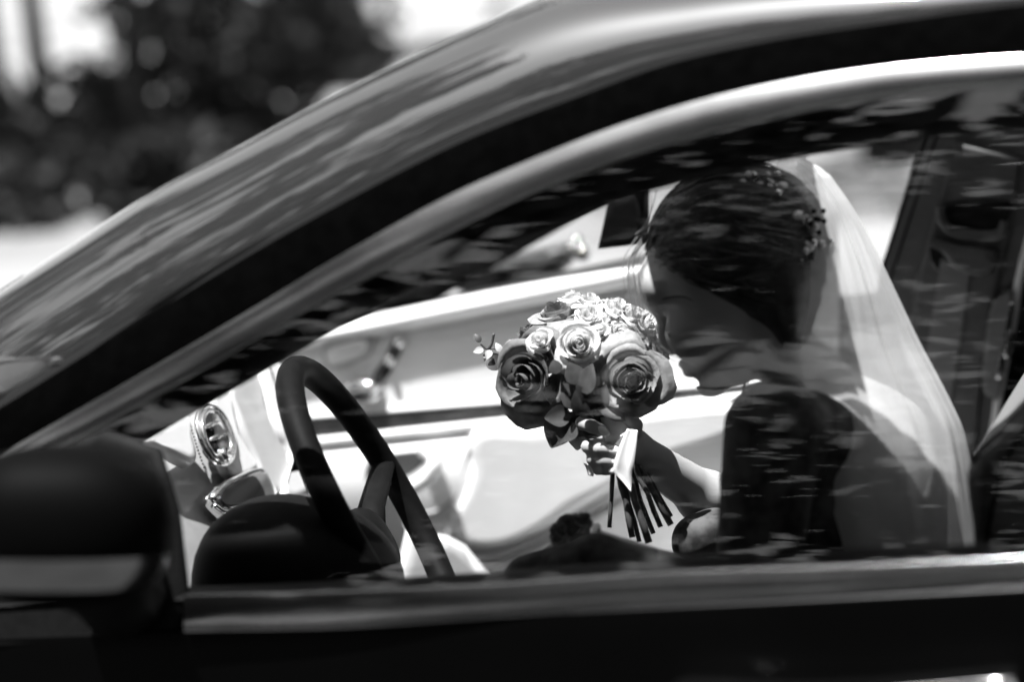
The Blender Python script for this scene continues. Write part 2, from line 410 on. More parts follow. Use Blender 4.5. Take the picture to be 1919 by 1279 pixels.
# belt line: chrome, seal, inner door top, outer skin
ST = curve([(-420, 1150), (345, 1117), (637, 1110), (960, 1094), (1200, 1077), (1600, 1061), (1919, 1045), (2600, 1010), (3300, 985)])
SB = curve([(-420, 1215), (345, 1186), (637, 1179), (960, 1157), (1200, 1140), (1600, 1115), (1919, 1092), (2600, 1060), (3300, 1030)])
XB = np.concatenate([np.linspace(345, 1919, 70), np.linspace(1960, 3300, 24)])
part('belt_chrome_trim', band(ST, SB, XB, -.012, -.014, .0015), CHROME)
OP = curve([(-420, 1130), (345, 1104), (640, 1092), (800, 1083), (1050, 1066), (1300, 1043), (1600, 1032), (1919, 1020), (2600, 985), (3300, 960)])
rows = []
for x in XS:
    t = hit(x, float(ST(x))+8, gside(-.006)); r = [t, hit(x, float(ST(x))-4, gside(.0)), hit(x, float(OP(x))+12, gside(.03)), hit(x, float(OP(x)), gside(.055))]
    e = r[-1]; r += [e+np.array([0, .02, -.004]), e+np.array([0, .03, -.03]), e+np.array([0, .035, -.35])]
    rows.append(r)
part('door_top', grid(rows), DARKPL)
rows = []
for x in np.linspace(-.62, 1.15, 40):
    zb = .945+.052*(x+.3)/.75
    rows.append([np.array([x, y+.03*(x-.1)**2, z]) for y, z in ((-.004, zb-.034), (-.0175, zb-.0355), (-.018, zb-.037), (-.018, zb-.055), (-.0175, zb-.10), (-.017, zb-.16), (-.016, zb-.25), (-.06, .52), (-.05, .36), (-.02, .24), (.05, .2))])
part('door_skin', grid(rows), PAINT_DARKENED)
part('door_skin', grid([[far(p) for p in r] for r in rows]), PAINT_DARKENED)
part('door_handle', plate([(1285, 1270), (1500, 1278), (1770, 1262), (1890, 1252), (1912, 1262), (1905, 1298), (1700, 1314), (1320, 1314), (1282, 1292)], gY(-.018), .028, .012, DN0, smooth=3), CHROME)
rows = []
for x in np.linspace(-2.3, -1.0, 16):
    t = (x+2.3)/1.68
    rows.append([np.array([x, y, z]) for y, z in ((-.02, .3), (-.05, .55), (-.045, .80), (.0, .86+.05*t), (.12, .90+.06*t), (.4, .92+.07*t), (CY, .93+.075*t), (1.1, .92+.07*t), (1.38, .90+.06*t), (1.5, .86+.05*t), (1.545, .8), (1.55, .55), (1.52, .3))])
part('bonnet', grid(rows), PAINT)
for nm, fn in (('fender', lambda p: p), ('fender', far)):
    rows = []
    for x in np.linspace(-1.0, -.615, 8):
        t = (x+2.3)/1.68
        rows.append([fn(np.array([x, y, z])) for y, z in ((-.02, .3), (-.05, .55), (-.045, .80), (.0, .86+.05*t), (.04, .88+.055*t), (.08, .885+.055*t), (.10, .80))])
    part(nm, grid(rows), PAINT)
part('fender_top', plate([(-260, 745), (-60, 668), (50, 660), (130, 669), (80, 712), (0, 757), (-260, 905)], gside(), .004, .012, OUT, smooth=4), PAINT)
rows = []
for x in np.linspace(1.02, 1.9, 14):
    t = (x-1.02)/.88
    rows.append([np.array([x, y, z]) for y, z in ((.0, .3), (-.06, .6), (-.03, .97), (.17+.05*t, 1.38-.36*t), (.5, 1.47-.42*t), (1.0, 1.47-.42*t), (1.33-.05*t, 1.38-.36*t), (1.53, .97), (1.56, .6), (1.5, .3))])
part('body_shell', grid(rows), PAINT)
part('floor_pan', box((-1.3, .03, .22), (1.9, 1.47, .26)), CARPET)
part('firewall', box((-1.32, .03, .22), (-1.28, 1.47, .93)), DARKPL)
part('rear_bulkhead', box((1.15, .1, .26), (1.2, 1.4, 1.36)), CARPET)
# door mirror outside, near the camera
mc = P(120, 985, 1.99); k = 1.99/FPX
ax = [CR*205*k, CD*.075, CU*150*k]
mv, mf = ellipsoid(mc, ax, 40, 26, .8)
mirror = part('door_mirror', (mv, mf), MIRB)
sv, sf = ellipsoid(mc+CU*(-.001), [a*1.012 for a in ax], 40, 26, .8)
sel = [q for q in sf if all(-.80 < np.dot(sv[i]-mc, CU)/(150*k) < -.22 for i in q) and all(np.dot(sv[i]-mc, CD) < .03 for i in q)]
part('indicator_strip', (sv, sel), CHROME, mirror)
part('mirror_foot', tube([mc+CD*.02-CU*.02, mc+CD*.08-CU*.05+CR*.02, hit(230, 1110, gside(-.005))], [.05, .04, .045], 12), DARKPL, mirror)
part('sail_panel', plate([(-300, 1060), (0, 905), (200, 806), (300, 842), (335, 960), (352, 1110), (340, 1200), (-300, 1240)], gside(.001), .006, .01, OUT), DARKPL)

# ---------------------------------------------------------------- far door, inside
DSH = -.10                                    # depth of the padded inner door
def hrow(y6, y12, Y, xs): return [hit(x, y6+(y12-y6)*(x-600)/600, gY(Y+DSH)) for x in xs]
FX = np.linspace(430, 1572, 42)
fd = part('door_panel', grid([hrow(a, b, Y, FX) for a, b, Y in (
    (606, 478, 1.55), (610, 483, 1.50), (612, 486, 1.455), (616, 491, 1.435), (621, 499, 1.418), (628, 509, 1.408), (637, 519, 1.410), (644, 528, 1.420), (650, 537, 1.432), (655, 542, 1.436),
    (659, 546, 1.430), (664, 552, 1.426), (690, 585, 1.424), (730, 650, 1.423), (765, 710, 1.424), (778, 731, 1.421), (782, 736, 1.416), (784, 738, 1.425), (820, 757, 1.425),
    (821, 758, 1.405), (826, 764, 1.397), (833, 771, 1.399), (838, 775, 1.408), (841, 777, 1.420), (845, 781, 1.418), (849, 786, 1.402), (862, 800, 1.392), (890, 830, 1.386),
    (930, 880, 1.384), (980, 930, 1.388), (1030, 980, 1.396), (1080, 1030, 1.405), (1200, 1160, 1.41), (1400, 1370, 1.41))]), CREAM)
part('wood_strip', grid([hrow(a, b, Y, FX) for a, b, Y in ((783, 737, 1.425), (784, 738.5, 1.4185), (795, 744, 1.4165), (808, 751, 1.4165), (819, 757, 1.4185), (821, 758, 1.425))]), WOOD, fd)
g42 = gY(1.424+DSH)
DN = [0, -1., 0]
part('speaker_grille', plate([(606, 650), (640, 636), (686, 628), (700, 640), (696, 664), (660, 684), (622, 693), (609, 678)], g42, .007, .005, DN, smooth=4), DASHG, fd)
part('grille_insert', plate([(615, 655), (650, 641), (684, 636), (691, 645), (687, 660), (655, 676), (625, 684), (616, 672)], g42, .0085, .004, DN, smooth=4), CREAM, fd)
part('grille_rib', plate([(622, 664), (684, 649), (684, 653), (623, 669)], g42, .0105, .001, DN), CREAM2, fd)
part('lever_track', plate([(745, 630), (756, 636), (752, 660), (733, 695), (722, 714), (708, 716), (700, 702), (720, 672), (735, 640)], g42, .002, .001, DN, smooth=4), PILLAR, fd)
part('lever_slot', plate([(738, 681), (733, 698), (722, 706), (714, 704), (727, 684)], g42, .0035, .001, DN), DARKPL, fd)
part('lever_slot', plate([(747, 647), (751, 652), (742, 658), (738, 654)], g42, .0035, .001, DN), DARKPL, fd)
for px, py in ((750, 641), (732, 675)):
    c = hit(px, py, g42); part('lever_button', ellipsoid(c+np.array([0, -.004, 0]), [np.array([.0085, 0, 0]), np.array([0, .007, 0]), np.array([0, 0, .0085])], 14, 9), BRIGHT, fd)
def disc_px(cx, cy, rx, ry, n=22, a0=0): return [(cx+rx*math.cos(2*math.pi*i/n)*math.cos(a0)-ry*math.sin(2*math.pi*i/n)*math.sin(a0), cy+rx*math.cos(2*math.pi*i/n)*math.sin(a0)+ry*math.sin(2*math.pi*i/n)*math.cos(a0)) for i in range(n)]
part('knob_base', plate(disc_px(684, 735, 38, 24), g42, .012, .006, DN), DASHG, fd)
part('knob', plate(disc_px(684, 723, 35, 16), g42, .024, .009, DN), BRIGHT, fd)
part('knob_slot', plate([(660, 722), (682, 719), (682, 723), (661, 726)], g42, .0262, .001, DN), DARKPL, fd)
part('knob_slot', plate([(658, 738), (690, 738), (705, 731), (706, 735), (690, 742), (660, 742)], g42, .0245, .001, DN), DARKPL, fd)
part('knob_button', ellipsoid(hit(706, 740, g42)+np.array([0, -.012, 0]), [np.array([.008, 0, 0]), np.array([0, .008, 0]), np.array([0, 0, .008])], 12, 8), BRIGHT, fd)
g39 = gY(1.388+DSH)
part('handle_cup', plate([(690, 858), (740, 850), (792, 846), (802, 856), (778, 886), (736, 910), (690, 932)], g39, .003, .002, DN, smooth=3), PILLAR, fd)
hp = [hit(x, y, g39)+np.array([0, -d, 0]) for x, y, d in crom([(798, 846, .0), (826, 843, .03), (834, 858, .042), (822, 880, .045), (796, 898, .045), (764, 911, .04), (734, 918, .02), (720, 922, .0)], 5)]
part('door_pull', tube(hp, .0115, 12), CREAM, fd)
part('pull_cap', ellipsoid(hit(799, 846, g39)+np.array([0, -.008, 0]), [np.array([.011, 0, 0]), np.array([0, .009, 0]), np.array([0, 0, .009])], 12, 8), BRIGHT, fd)
def seam(pts, g, r, name, m, parent, off=0.):
    part(name, tube([hit(x, y, g)+np.array([0, -off, 0]) for x, y in crom(pts, 8)], r, 6), m, parent)
seam([(884, 812), (880, 840), (868, 890), (858, 925), (835, 950), (800, 964), (762, 966)], g39, .0035, 'panel_seam', DASHG, fd)
# swelling pocket below the arm rest
pocket = plate([(888, 806), (1000, 795), (1250, 770), (1400, 760), (1400, 790), (1250, 842), (1160, 905), (1080, 958), (1000, 1000), (930, 1024), (876, 1022), (836, 1000), (858, 950), (874, 915), (886, 870)], g39, .016, .014, DN, smooth=3)
part('door_pocket', pocket, CREAM, fd)
seam([(760, 985), (800, 1012), (860, 1036), (930, 1038), (1000, 1012), (1080, 968), (1180, 905), (1300, 830)], gY(1.392+DSH), .006, 'pocket_edge', CREAM2, fd)
seam([(900, 1072), (980, 1040), (1080, 990), (1180, 930), (1300, 862)], gY(1.392+DSH), .007, 'sill_seam', DASHG, fd)
# far exterior mirror, seen through the far glass
fm = part('door_mirror', plate([(850, 508), (900, 492), (1000, 468), (1075, 452), (1090, 470), (1070, 500), (1010, 525), (900, 545)], gY(1.66), .07, .03, DN, smooth=3), PAINT)
for px, py, r in ((1082, 452, .011), (1072, 468, .009), (1092, 475, .013)):
    part('mirror_chrome_bead', ellipsoid(hit(px, py, gY(1.58)), [np.array([r, 0, 0]), np.array([0, r, 0]), np.array([0, 0, r])], 12, 8), BRIGHT, fm)  # small polished chrome beads at the end of the housing
# rear-view mirror hanging on the windscreen
rv = part('rear_view_mirror', plate([(1150, 368), (1215, 352), (1215, 452), (1130, 462)], gY(.95), .03, .008, DN), DARKPL)
part('mirror_stalk', tube([hit(1180, 365, gY(.97)), np.array([-.12, .86, 1.33]), np.array([-.06, .80, 1.44])], .010, 8), DARKPL, rv)

# ---------------------------------------------------------------- dashboard
gd = lambda o=0.: (lambda q: -(q[0]-(-.575-.42*(q[2]-.92)+o)))      # face leaning forward at the top
DO = np.array([.92, 0, .39])
def dplate(pp, off, th, bev=.004, smooth=4): return plate(pp, gd(off), th, bev, DO, smooth=smooth)
rows = []
for Y in np.linspace(.06, 1.40, 30):
    dx = -.62*(math.sqrt(max(0, Y-.72)**2+.01)-.1)
    rows.append([np.array([x+dx, Y, z]) for x, z in ((-.98, .955), (-.80, .985), (-.70, .985), (-.64, .972), (-.615, .955), (-.598, .930), (-.577, .90), (-.556, .85), (-.534, .80), (-.513, .75), (-.50, .70), (-.56, .60), (-.7, .5), (-.80, .4))])
dash = part('dashboard', grid(rows), DASHG)
part('sun_patch', dplate([(262, 826), (335, 780), (349, 823), (358, 862), (347, 876), (306, 856)], .001, .012, .008), CREAM, dash)  # pale plate painting in the sunlit patch on the dash
part('pale_panel', dplate([(394, 742), (418, 730), (428, 775), (441, 818), (458, 852), (474, 884), (428, 898), (405, 860), (392, 800)], .001, .008, .004, 3), CREAM, dash)
part('grey_panel', dplate([(420, 728), (466, 700), (480, 755), (505, 820), (528, 865), (520, 920), (490, 935), (476, 886), (446, 818), (430, 770)], .001, .012, .006, 3), CREAM2, dash)
part('trim_panel', dplate([(470, 700), (500, 684), (520, 740), (542, 812), (560, 878), (574, 925), (530, 950), (512, 930), (533, 868), (506, 815), (484, 752)], .001, .020, .008, 3), CREAM, dash)
part('panel_chrome_line', tube([hit(x, y, gd(.022)) for x, y in crom([(503, 684), (524, 745), (546, 815), (563, 878), (577, 925)], 6)], .0022, 6), BRIGHT, dash)
def ell_px(cx, cy, a, b, ang, n=40): return [(cx+a*math.cos(t)*math.cos(ang)-b*math.sin(t)*math.sin(ang), cy+a*math.cos(t)*math.sin(ang)+b*math.sin(t)*math.cos(ang)) for t in np.linspace(0, 2*math.pi, n, endpoint=False)]
VA = R(71)
vent = part('air_vent', plate(ell_px(405, 816, 58, 27, VA), gd(.001), .006, .003, DO), DARKPL, dash)
vent.data.materials[0] = DARKIN
def ring(cx, cy, a, b, off, r, name):
    part(name, tube([hit(x, y, gd(off)) for x, y in ell_px(cx, cy, a, b, VA)], r, 10, closed=True), BRIGHT, dash)
ring(403, 816, 57, 29, .010, .0042, 'vent_ring'); ring(406, 817, 49, 23, .016, .0032, 'vent_ring')
for (x1, y1, x2, y2) in ((386, 801, 409, 791), (395, 824, 426, 815), (409, 848, 430, 840)):
    part('vent_slat', tube([hit(x1, y1, gd(.013)), hit((x1+x2)/2, (y1+y2)/2-1, gd(.013)), hit(x2, y2, gd(.013))], [.0022, .0034, .0022], 8), BRIGHT, dash)
part('vent_slat', tube([hit(396, 775, gd(.013)), hit(400, 815, gd(.011)), hit(416, 858, gd(.013))], .0012, 6), DARKPL, dash)
kb = hit(396, 866, gd(.004)); part('vent_knob', tube([kb, kb+DO*.006, kb+DO*.012, kb+DO*.02, kb+DO*.024], [.007, .005, .0045, .009, .009], 14), BRIGHT, dash)
st = []
for t in np.linspace(0, 1, 16):
    x = 352+24*t+6*t*t; y = 780+95*t; st.append(tube([hit(x, y, gd(.003)), hit(x+1.2, y+3.4, gd(.003))], .0011, 5))
o = part('stitching', join(*st), DARKPL, dash); tag(o, kind='stuff')
con = part('console_bezel', dplate([(384, 938), (400, 915), (428, 897), (476, 882), (495, 905), (507, 940), (480, 968), (448, 998), (428, 985), (408, 966)], .004, .014, .008, 3), BRIGHT, dash)
part('console_glass', dplate([(410, 930), (428, 908), (470, 893), (486, 908), (496, 936), (470, 945), (430, 950), (414, 946)], .020, .003, .002, 3), GLOSSB, dash)
part('console_roll', tube([hit(x, y, gd(.03)) for x, y in crom([(504, 946), (480, 960), (455, 985), (446, 1002)], 6)], .008, 10), BRIGHT, dash)
part('console_roll', tube([hit(x, y, gd(.025)) for x, y in crom([(400, 948), (420, 960), (450, 958), (500, 938)], 6)], .004, 10), BRIGHT, dash)
part('centre_console', box((-.52, .62, .30), (.35, .88, .60), .03), DARKPL, dash)

# ---------------------------------------------------------------- steering wheel and column shroud
sk = R(17); wn = np.array([math.cos(R(25))*math.cos(sk), math.cos(R(25))*math.sin(sk), math.sin(R(25))])
wl = np.array([-math.sin(sk), math.cos(sk), 0.]); wu = np.cross(wn, wl)
wu = wu if wu[2] > 0 else -wu
top = P(548, 700, 2.60); WC = top-.178*wu
sw = part('steering_wheel', tube([WC+.178*(wu*math.cos(t)+wl*math.sin(t)) for t in np.linspace(0, 2*math.pi, 64, endpoint=False)], .0155, 14, closed=True), DARKPL)
hub = ellipsoid(WC-wn*.03-wu*.03, [wl*.05, wu*.045, wn*.03], 24, 14, .8)
part('wheel_hub', hub, DARKPL, sw)
for a in (R(85), R(-85), R(172), R(188)):
    e = WC+.17*(wu*math.cos(a)+wl*math.sin(a)); part('wheel_spoke', tube([WC-wn*.03-wu*.03, (WC+e)/2-wn*.02-wu*.015, e], [.022, .016, .014], 10, sq=.5), DARKPL, sw)
cs = P(560, 1104, 2.50)
part('column_shroud', ellipsoid(cs, [np.array([.105, 0, -.03]), np.array([0, .10, 0]), np.array([.02, 0, .088])], 30, 18, .85), DARKPL)

# ---------------------------------------------------------------- far pillar with the seat belt, seats
gp = lambda o=0.: (lambda q: q[1]-(1.30-.30*(q[2]-.95)-o))
pl = part('belt_pillar', plate([(1737, 225), (1990, 215), (1945, 420), (1905, 620), (1862, 800), (1840, 1060), (1560, 1060), (1600, 760), (1655, 492)], gp(), .012, .008, DN), PILLAR)
part('pillar_cover', plate([(1792, 262), (1915, 290), (1900, 420), (1870, 560), (1845, 700), (1815, 1000), (1700, 1000), (1712, 545), (1760, 380)], gp(), .020, .008, DN), PILLAR, pl)
seam([(1762, 235), (1718, 370), (1668, 525)], gp(.013), .0016, 'trim_gap', DARKPL, pl, 0); seam([(1742, 235), (1698, 370), (1650, 510)], gp(.012), .002, 'trim_gap', DARKPL, pl, 0)
part('belt_guide_recess', plate([(1768, 382), (1890, 376), (1882, 425), (1860, 440), (1800, 432), (1772, 420), (1758, 402)], gp(.02), .003, .002, DN, smooth=3), DARKPL, pl)
seam([(1763, 385), (1764, 410), (1785, 432), (1830, 440), (1872, 438), (1884, 415)], gp(.024), .0075, 'belt_guide_lip', PILLAR, pl)
part('belt_guide', plate([(1744, 452), (1758, 446), (1800, 458), (1866, 470), (1860, 515), (1805, 510), (1782, 492), (1765, 468), (1742, 456)], gp(.02), .016, .008, DN, smooth=2), PILLAR, pl)
part('belt_slot', plate([(1742, 460), (1766, 472), (1785, 495), (1770, 505), (1756, 508), (1744, 488)], gp(.02), .004, .002, DN), GLOSSB, pl)
part('belt_strap', plate([(1764, 484), (1818, 506), (1800, 640), (1775, 800), (1740, 1060), (1680, 1060), (1715, 800), (1740, 640)], gp(.021), .0035, .001, DN), SEATD, pl)
part('sunlit_pillar_edge', tube([hit(x, y, gp(.012)) for x, y in crom([(1950, 380), (1915, 500), (1895, 620), (1872, 740), (1858, 820), (1830, 850)], 6)], .006, 8), CREAM, pl)  # pale strip: sunlight on the pillar edge put in by colour
part('catch_panel', plate([(1885, 548), (1862, 565), (1850, 620), (1842, 700), (1846, 735), (1862, 742), (1876, 738), (1900, 560)], gp(.012), .012, .005, DN, smooth=2), SEATD, pl)
part('catch_bar', plate([(1894, 566), (1903, 566), (1880, 708), (1868, 710)], gp(.024), .006, .002, DN), BRIGHT, pl)
part('catch_tab', plate([(1890, 618), (1901, 622), (1901, 655), (1893, 672), (1882, 668)], gp(.028), .010, .003, DN), CHROME, pl)
part('quarter_trim', box((.27, 1.36, .3), (1.15, 1.42, 1.40)), DARKIN, pl)
# driver's seat: rounded backrest behind the bride
gs = gY(.30)
prof = crom([(1990, 700), (1919, 762), (1870, 812), (1826, 852), (1824, 900), (1832, 960), (1836, 1020), (1845, 1200), (1860, 1420), (2250, 1420), (2250, 700)], 4, True)
pw = [hit(x, y, gs) for x, y in prof]
cen = np.mean(pw, 0); rows = []
for Y, s in ((.24, .82), (.245, .90), (.26, .965), (.29, 1.0), (.40, 1.0), (.55, 1.0), (.66, 1.0), (.70, .97), (.72, .90), (.725, .82)):
    rows.append([cen+(p-cen)*s+np.array([0, Y-.30, 0]) for p in pw])
v, f = grid(rows, True); n = len(pw); f += [tuple(range(n))[::-1], tuple(range((len(rows)-1)*n, len(rows)*n))]
seat = part('driver_seat', (v, f), SEATD)
part('seat_seam', tube([hit(x, y, gY(.236)) for x, y in crom([(1935, 790), (1890, 850), (1868, 910), (1850, 1000), (1846, 1060)], 6)], .002, 6), GLOSSB, seat)
part('seat_piping', tube([hit(x, y, gY(.262)) for x, y in crom([(1990, 703), (1919, 765), (1870, 815), (1829, 855), (1827, 900), (1836, 970)], 6)], .003, 6), SEATD, seat)
dots = []
for i in range(26):
    for j in range(34):
        px = 1834+i*4.2+(j % 2)*2.1; py = 838+j*5.0
        if px < 1838+max(0, (852-py)*1.1) or px > 1905-(py-800)*.27: continue
        c = hit(px, py, gY(.2395)); dots.append(ellipsoid(c, [np.array([.00085, 0, 0]), np.array([0, .0012, 0]), np.array([0, 0, .00085])], 6, 4))
if dots: tag(part('perforation', join(*dots), GLOSSB, seat), kind='stuff')
part('seat_cushion', box((-.15, .20, .34), (.50, .70, .52), .05), SEATD, seat)
ps = part('passenger_seat', plate([(770, 1010), (845, 1022), (880, 1040), (925, 1095), (960, 1160), (1200, 1330), (700, 1330)], gY(.98), .06, .02, [.2, -.8, .55]), CREAM2)
part('seat_bolster', box((-.33, .92, .34), (.28, 1.36, .50), .05), CREAM2, ps)
part('seat_seam', tube([hit(x, y, gY(.905)) for x, y in ((838, 1024), (815, 1050), (800, 1062))], .0015, 6), DASHG, ps)

# ================================================================= PERSON (signed-distance sculpt, surface nets)
SD = 2.48; S = SD/FPX
HW = P(1370, 640, 1.)-CP; HW /= np.linalg.norm(HW)
HU = CR-HW*np.dot(CR, HW); HU /= np.linalg.norm(HU); HV = np.cross(HU, HW); HV = HV if HV@CU > 0 else -HV
HO = CP+HW*SD
def q(px, py, w=0.):
    k = 1+w*S/SD; return np.array([(px-1370)*S*k, (640-py)*S*k, w*S])
def toW(p): p = np.asarray(p); return HO+p[..., 0:1]*HU+p[..., 1:2]*HV+p[..., 2:3]*HW
class Field:
    def __init__(s, lo, hi, h):
        s.lo = np.array(lo); s.h = h; s.n = np.ceil((np.array(hi)-s.lo)/h).astype(int)+1
        s.D = np.full(s.n, .05, np.float32)
    def block(s, a, b):
        i0 = np.clip(np.floor((a-s.lo)/s.h).astype(int), 0, s.n); i1 = np.clip(np.ceil((b-s.lo)/s.h).astype(int)+1, 0, s.n)
        sl = tuple(slice(i0[k], i1[k]) for k in range(3))
        ax = [(s.lo[k]+s.h*np.arange(i0[k], i1[k])).astype(np.float32) for k in range(3)]
        return sl, ax[0][:, None, None], ax[1][None, :, None], ax[2][None, None, :]
    def put(s, sl, d, k, sub):
        o = s.D[sl]
        if d.size == 0: return
        if sub:
            d = -d
            if k: hh = np.clip(.5-.5*(o-d)/k, 0, 1); s.D[sl] = o*(1-hh)+d*hh+k*hh*(1-hh)
            else: s.D[sl] = np.maximum(o, d)
        elif k: hh = np.clip(.5+.5*(o-d)/k, 0, 1); s.D[sl] = o*(1-hh)+d*hh-k*hh*(1-hh)
        else: s.D[sl] = np.minimum(o, d)
    def cap(s, a, b, r1, r2, k=12, sub=False, grow=0):
        r1 = (r1+grow)*S; r2 = (r2+grow)*S; k = k*S; m = max(r1, r2)+k*1.5+.006
        sl, X, Y, Z = s.block(np.minimum(a, b)-m, np.maximum(a, b)+m); ab = b-a; L = float(ab@ab)+1e-12
        t = np.clip(((X-a[0])*ab[0]+(Y-a[1])*ab[1]+(Z-a[2])*ab[2])/L, 0, 1)
        d = np.sqrt((X-a[0]-t*ab[0])**2+(Y-a[1]-t*ab[1])**2+(Z-a[2]-t*ab[2])**2)-(r1+(r2-r1)*t)
        s.put(sl, d, k, sub)
    def ell(s, c, r, rot=0, yaw=0, k=12, sub=False, grow=0):
        r = (np.array(r, float)+grow)*S; k = k*S; m = r.max()+k*1.5+.006; sl, X, Y, Z = s.block(c-m, c+m)
        ca, sa = math.cos(R(rot)), math.sin(R(rot)); cb, sb = math.cos(R(yaw)), math.sin(R(yaw))
        x, y, z = X-c[0], Y-c[1], Z-c[2]
        x1 = x*cb-z*sb; z1 = x*sb+z*cb                      # yaw about the vertical: the w axis of the piece points to (sin, 0, cos)
        xa = x1*ca+y*sa; ya = -x1*sa+y*ca
        k0 = np.sqrt((xa/r[0])**2+(ya/r[1])**2+(z1/r[2])**2); k1 = np.sqrt((xa/r[0]**2)**2+(ya/r[1]**2)**2+(z1/r[2]**2)**2)+1e-9
        s.put(sl, k0*(k0-1)/k1, k, sub)
    def coords(s):
        return [ (s.lo[k]+s.h*np.arange(s.n[k])).reshape([-1 if i == k else 1 for i in range(3)]) for k in range(3)]
    def mesh(s, relax=2):
        D = s.D; n = np.array(D.shape); ins = D < 0
        cell = np.zeros(n-1, np.int8); acc = np.zeros(tuple(n-1)+(3,), np.float32); cnt = np.zeros(n-1, np.float32)
        for ax in range(3):
            a = [slice(None)]*3; b = [slice(None)]*3; a[ax] = slice(0, -1); b[ax] = slice(1, None)
            d0, d1 = D[tuple(a)], D[tuple(b)]; cr = (d0 < 0) != (d1 < 0); I = np.argwhere(cr)
            t = d0[cr]/(d0[cr]-d1[cr]); o1, o2 = [i for i in range(3) if i != ax]
            for e1 in (0, 1):
                for e2 in (0, 1):
                    c = I.copy(); c[:, o1] -= e1; c[:, o2] -= e2
                    ok = (c >= 0).all(1) & (c < n-1).all(1); c = c[ok]
                    p = np.zeros((len(c), 3), np.float32); p[:, ax] = t[ok]; p[:, o1] = e1; p[:, o2] = e2
                    np.add.at(acc, (c[:, 0], c[:, 1], c[:, 2]), p); np.add.at(cnt, (c[:, 0], c[:, 1], c[:, 2]), 1)
        idx = np.argwhere(cnt > 0); vid = np.full(n-1, -1, np.int64); vid[tuple(idx.T)] = np.arange(len(idx))
        V = s.lo+s.h*(idx+acc[tuple(idx.T)]/cnt[tuple(idx.T)][:, None]); F = []
        for ax in range(3):
            a = [slice(None)]*3; b = [slice(None)]*3; a[ax] = slice(0, -1); b[ax] = slice(1, None)
            cr = ins[tuple(a)] != ins[tuple(b)]; I = np.argwhere(cr); o1, o2 = [(1, 2), (2, 0), (0, 1)][ax]
            I = I[(I[:, o1] > 0) & (I[:, o2] > 0) & (I[:, o1] < n[o1]-1) & (I[:, o2] < n[o2]-1)]
            def at(e1, e2): c = I.copy(); c[:, o1] -= e1; c[:, o2] -= e2; return vid[c[:, 0], c[:, 1], c[:, 2]]
            Q = np.stack([at(1, 1), at(0, 1), at(0, 0), at(1, 0)], 1); fl = ins[tuple(I.T)]
            Q[~fl] = Q[~fl][:, ::-1]; F.append(Q[(Q >= 0).all(1)])
        F = np.concatenate(F)
        for _ in range(relax):
            A = np.zeros_like(V); c = np.zeros(len(V))
            for i in range(4):
                np.add.at(A, F[:, i], V[F[:, (i+1) % 4]]); np.add.at(c, F[:, i], 1)
            V = V*.5+.5*A/np.maximum(c, 1)[:, None]
        return V, F.tolist()
person = empty('person', tuple(HO)); tag(person, 'bride in dark lace dress and pale veil bending her head over a bouquet', 'person')
def ppart(name, vf, m, parent=None, smooth=True):
    v, f = vf; return mk(name, np.asarray(v)-HO, f, m, parent or person, smooth)
BY = 33
SHN, SHF = q(1448, 805, -255), q(1706, 812, 200)
ELN, WRN = q(1412, 1150, -300), q(1125, 1035, -130)
ELF, WRF = q(1402, 985, 470), q(1196, 848, 250)
def torso(F, g=0):
    F.ell(q(1600, 985, -5), (135, 270, 235), rot=-4, yaw=BY, k=40, grow=g)
    F.cap(SHN+np.array([.012, .0, .01]), SHF, 66, 66, 50, grow=g)
    F.ell(q(1560, 940, 0), (120, 140, 190), rot=0, yaw=BY, k=40, grow=g)
    F.ell(q(1630, 1250, 0), (160, 190, 260), yaw=BY, k=50, grow=g)
def arms(F, g=0, upper=True, lower=True):
    if upper:
        F.cap(SHN, ELN, 80, 64, 30, grow=g); F.cap(SHF, ELF, 74, 60, 30, grow=g)
    if lower:
        F.cap(ELN, WRN, 60, 38, 25, grow=g); F.ell((ELN*.7+WRN*.3), (60, 62, 62), k=20, grow=g)
        F.cap(ELF, WRF, 58, 37, 25, grow=g); F.ell((ELF*.62+WRF*.38), (62, 56, 58), k=20, grow=g)
B = Field(q(990, 1290, 0)*[1, 1, 0]+[-.02, -.03, -.20], q(1880, 330, 0)*[1, 1, 0]+[.03, .06, .31], .0024)
torso(B); arms(B)
B.cap(q(1418, 610, 0), q(1590, 790, -12), 62, 74, 30)
# head: skull, jaw and face, turned down towards the flowers
FR = 62                                       # the face's long axis in the picture
B.ell(q(1366, 478, 0), (150, 132, 122), rot=28, k=0)
B.ell(q(1322, 560, 0), (92, 140, 104), rot=30, k=25)
B.ell(q(1345, 640, 0), (66, 96, 84), rot=38, k=25)           # jaw
B.ell(q(1330, 706, 0), (34, 38, 36), rot=20, k=20)           # chin
B.ell(q(1236, 540, 0), (40, 52, 78), rot=22, k=22)           # brow
B.ell(q(1298, 628, -62), (48, 56, 34), rot=30, k=22)         # cheek
B.ell(q(1298, 628, 62), (48, 56, 34), rot=30, k=22)
B.cap(q(1244, 590), q(1252, 648), 13, 19, 14)                # nose
B.ell(q(1262, 655, -15), (14, 11, 10), k=8); B.ell(q(1262, 655, 15), (14, 11, 10), k=8)
B.ell(q(1270, 604, -42), (26, 20, 26), rot=20, k=12, sub=True); B.ell(q(1270, 604, 42), (26, 20, 26), rot=20, k=12, sub=True)
B.ell(q(1282, 606, -42), (24, 21, 23), k=5); B.ell(q(1282, 606, 42), (24, 21, 23), k=5)   # closed lids
B.ell(q(1283, 684, 0), (13, 9, 30), rot=-25, k=6); B.ell(q(1293, 700, 0), (14, 10, 26), rot=-25, k=6)   # lips
B.ell(q(1303, 716, 0), (14, 7, 24), rot=-25, k=6, sub=True)

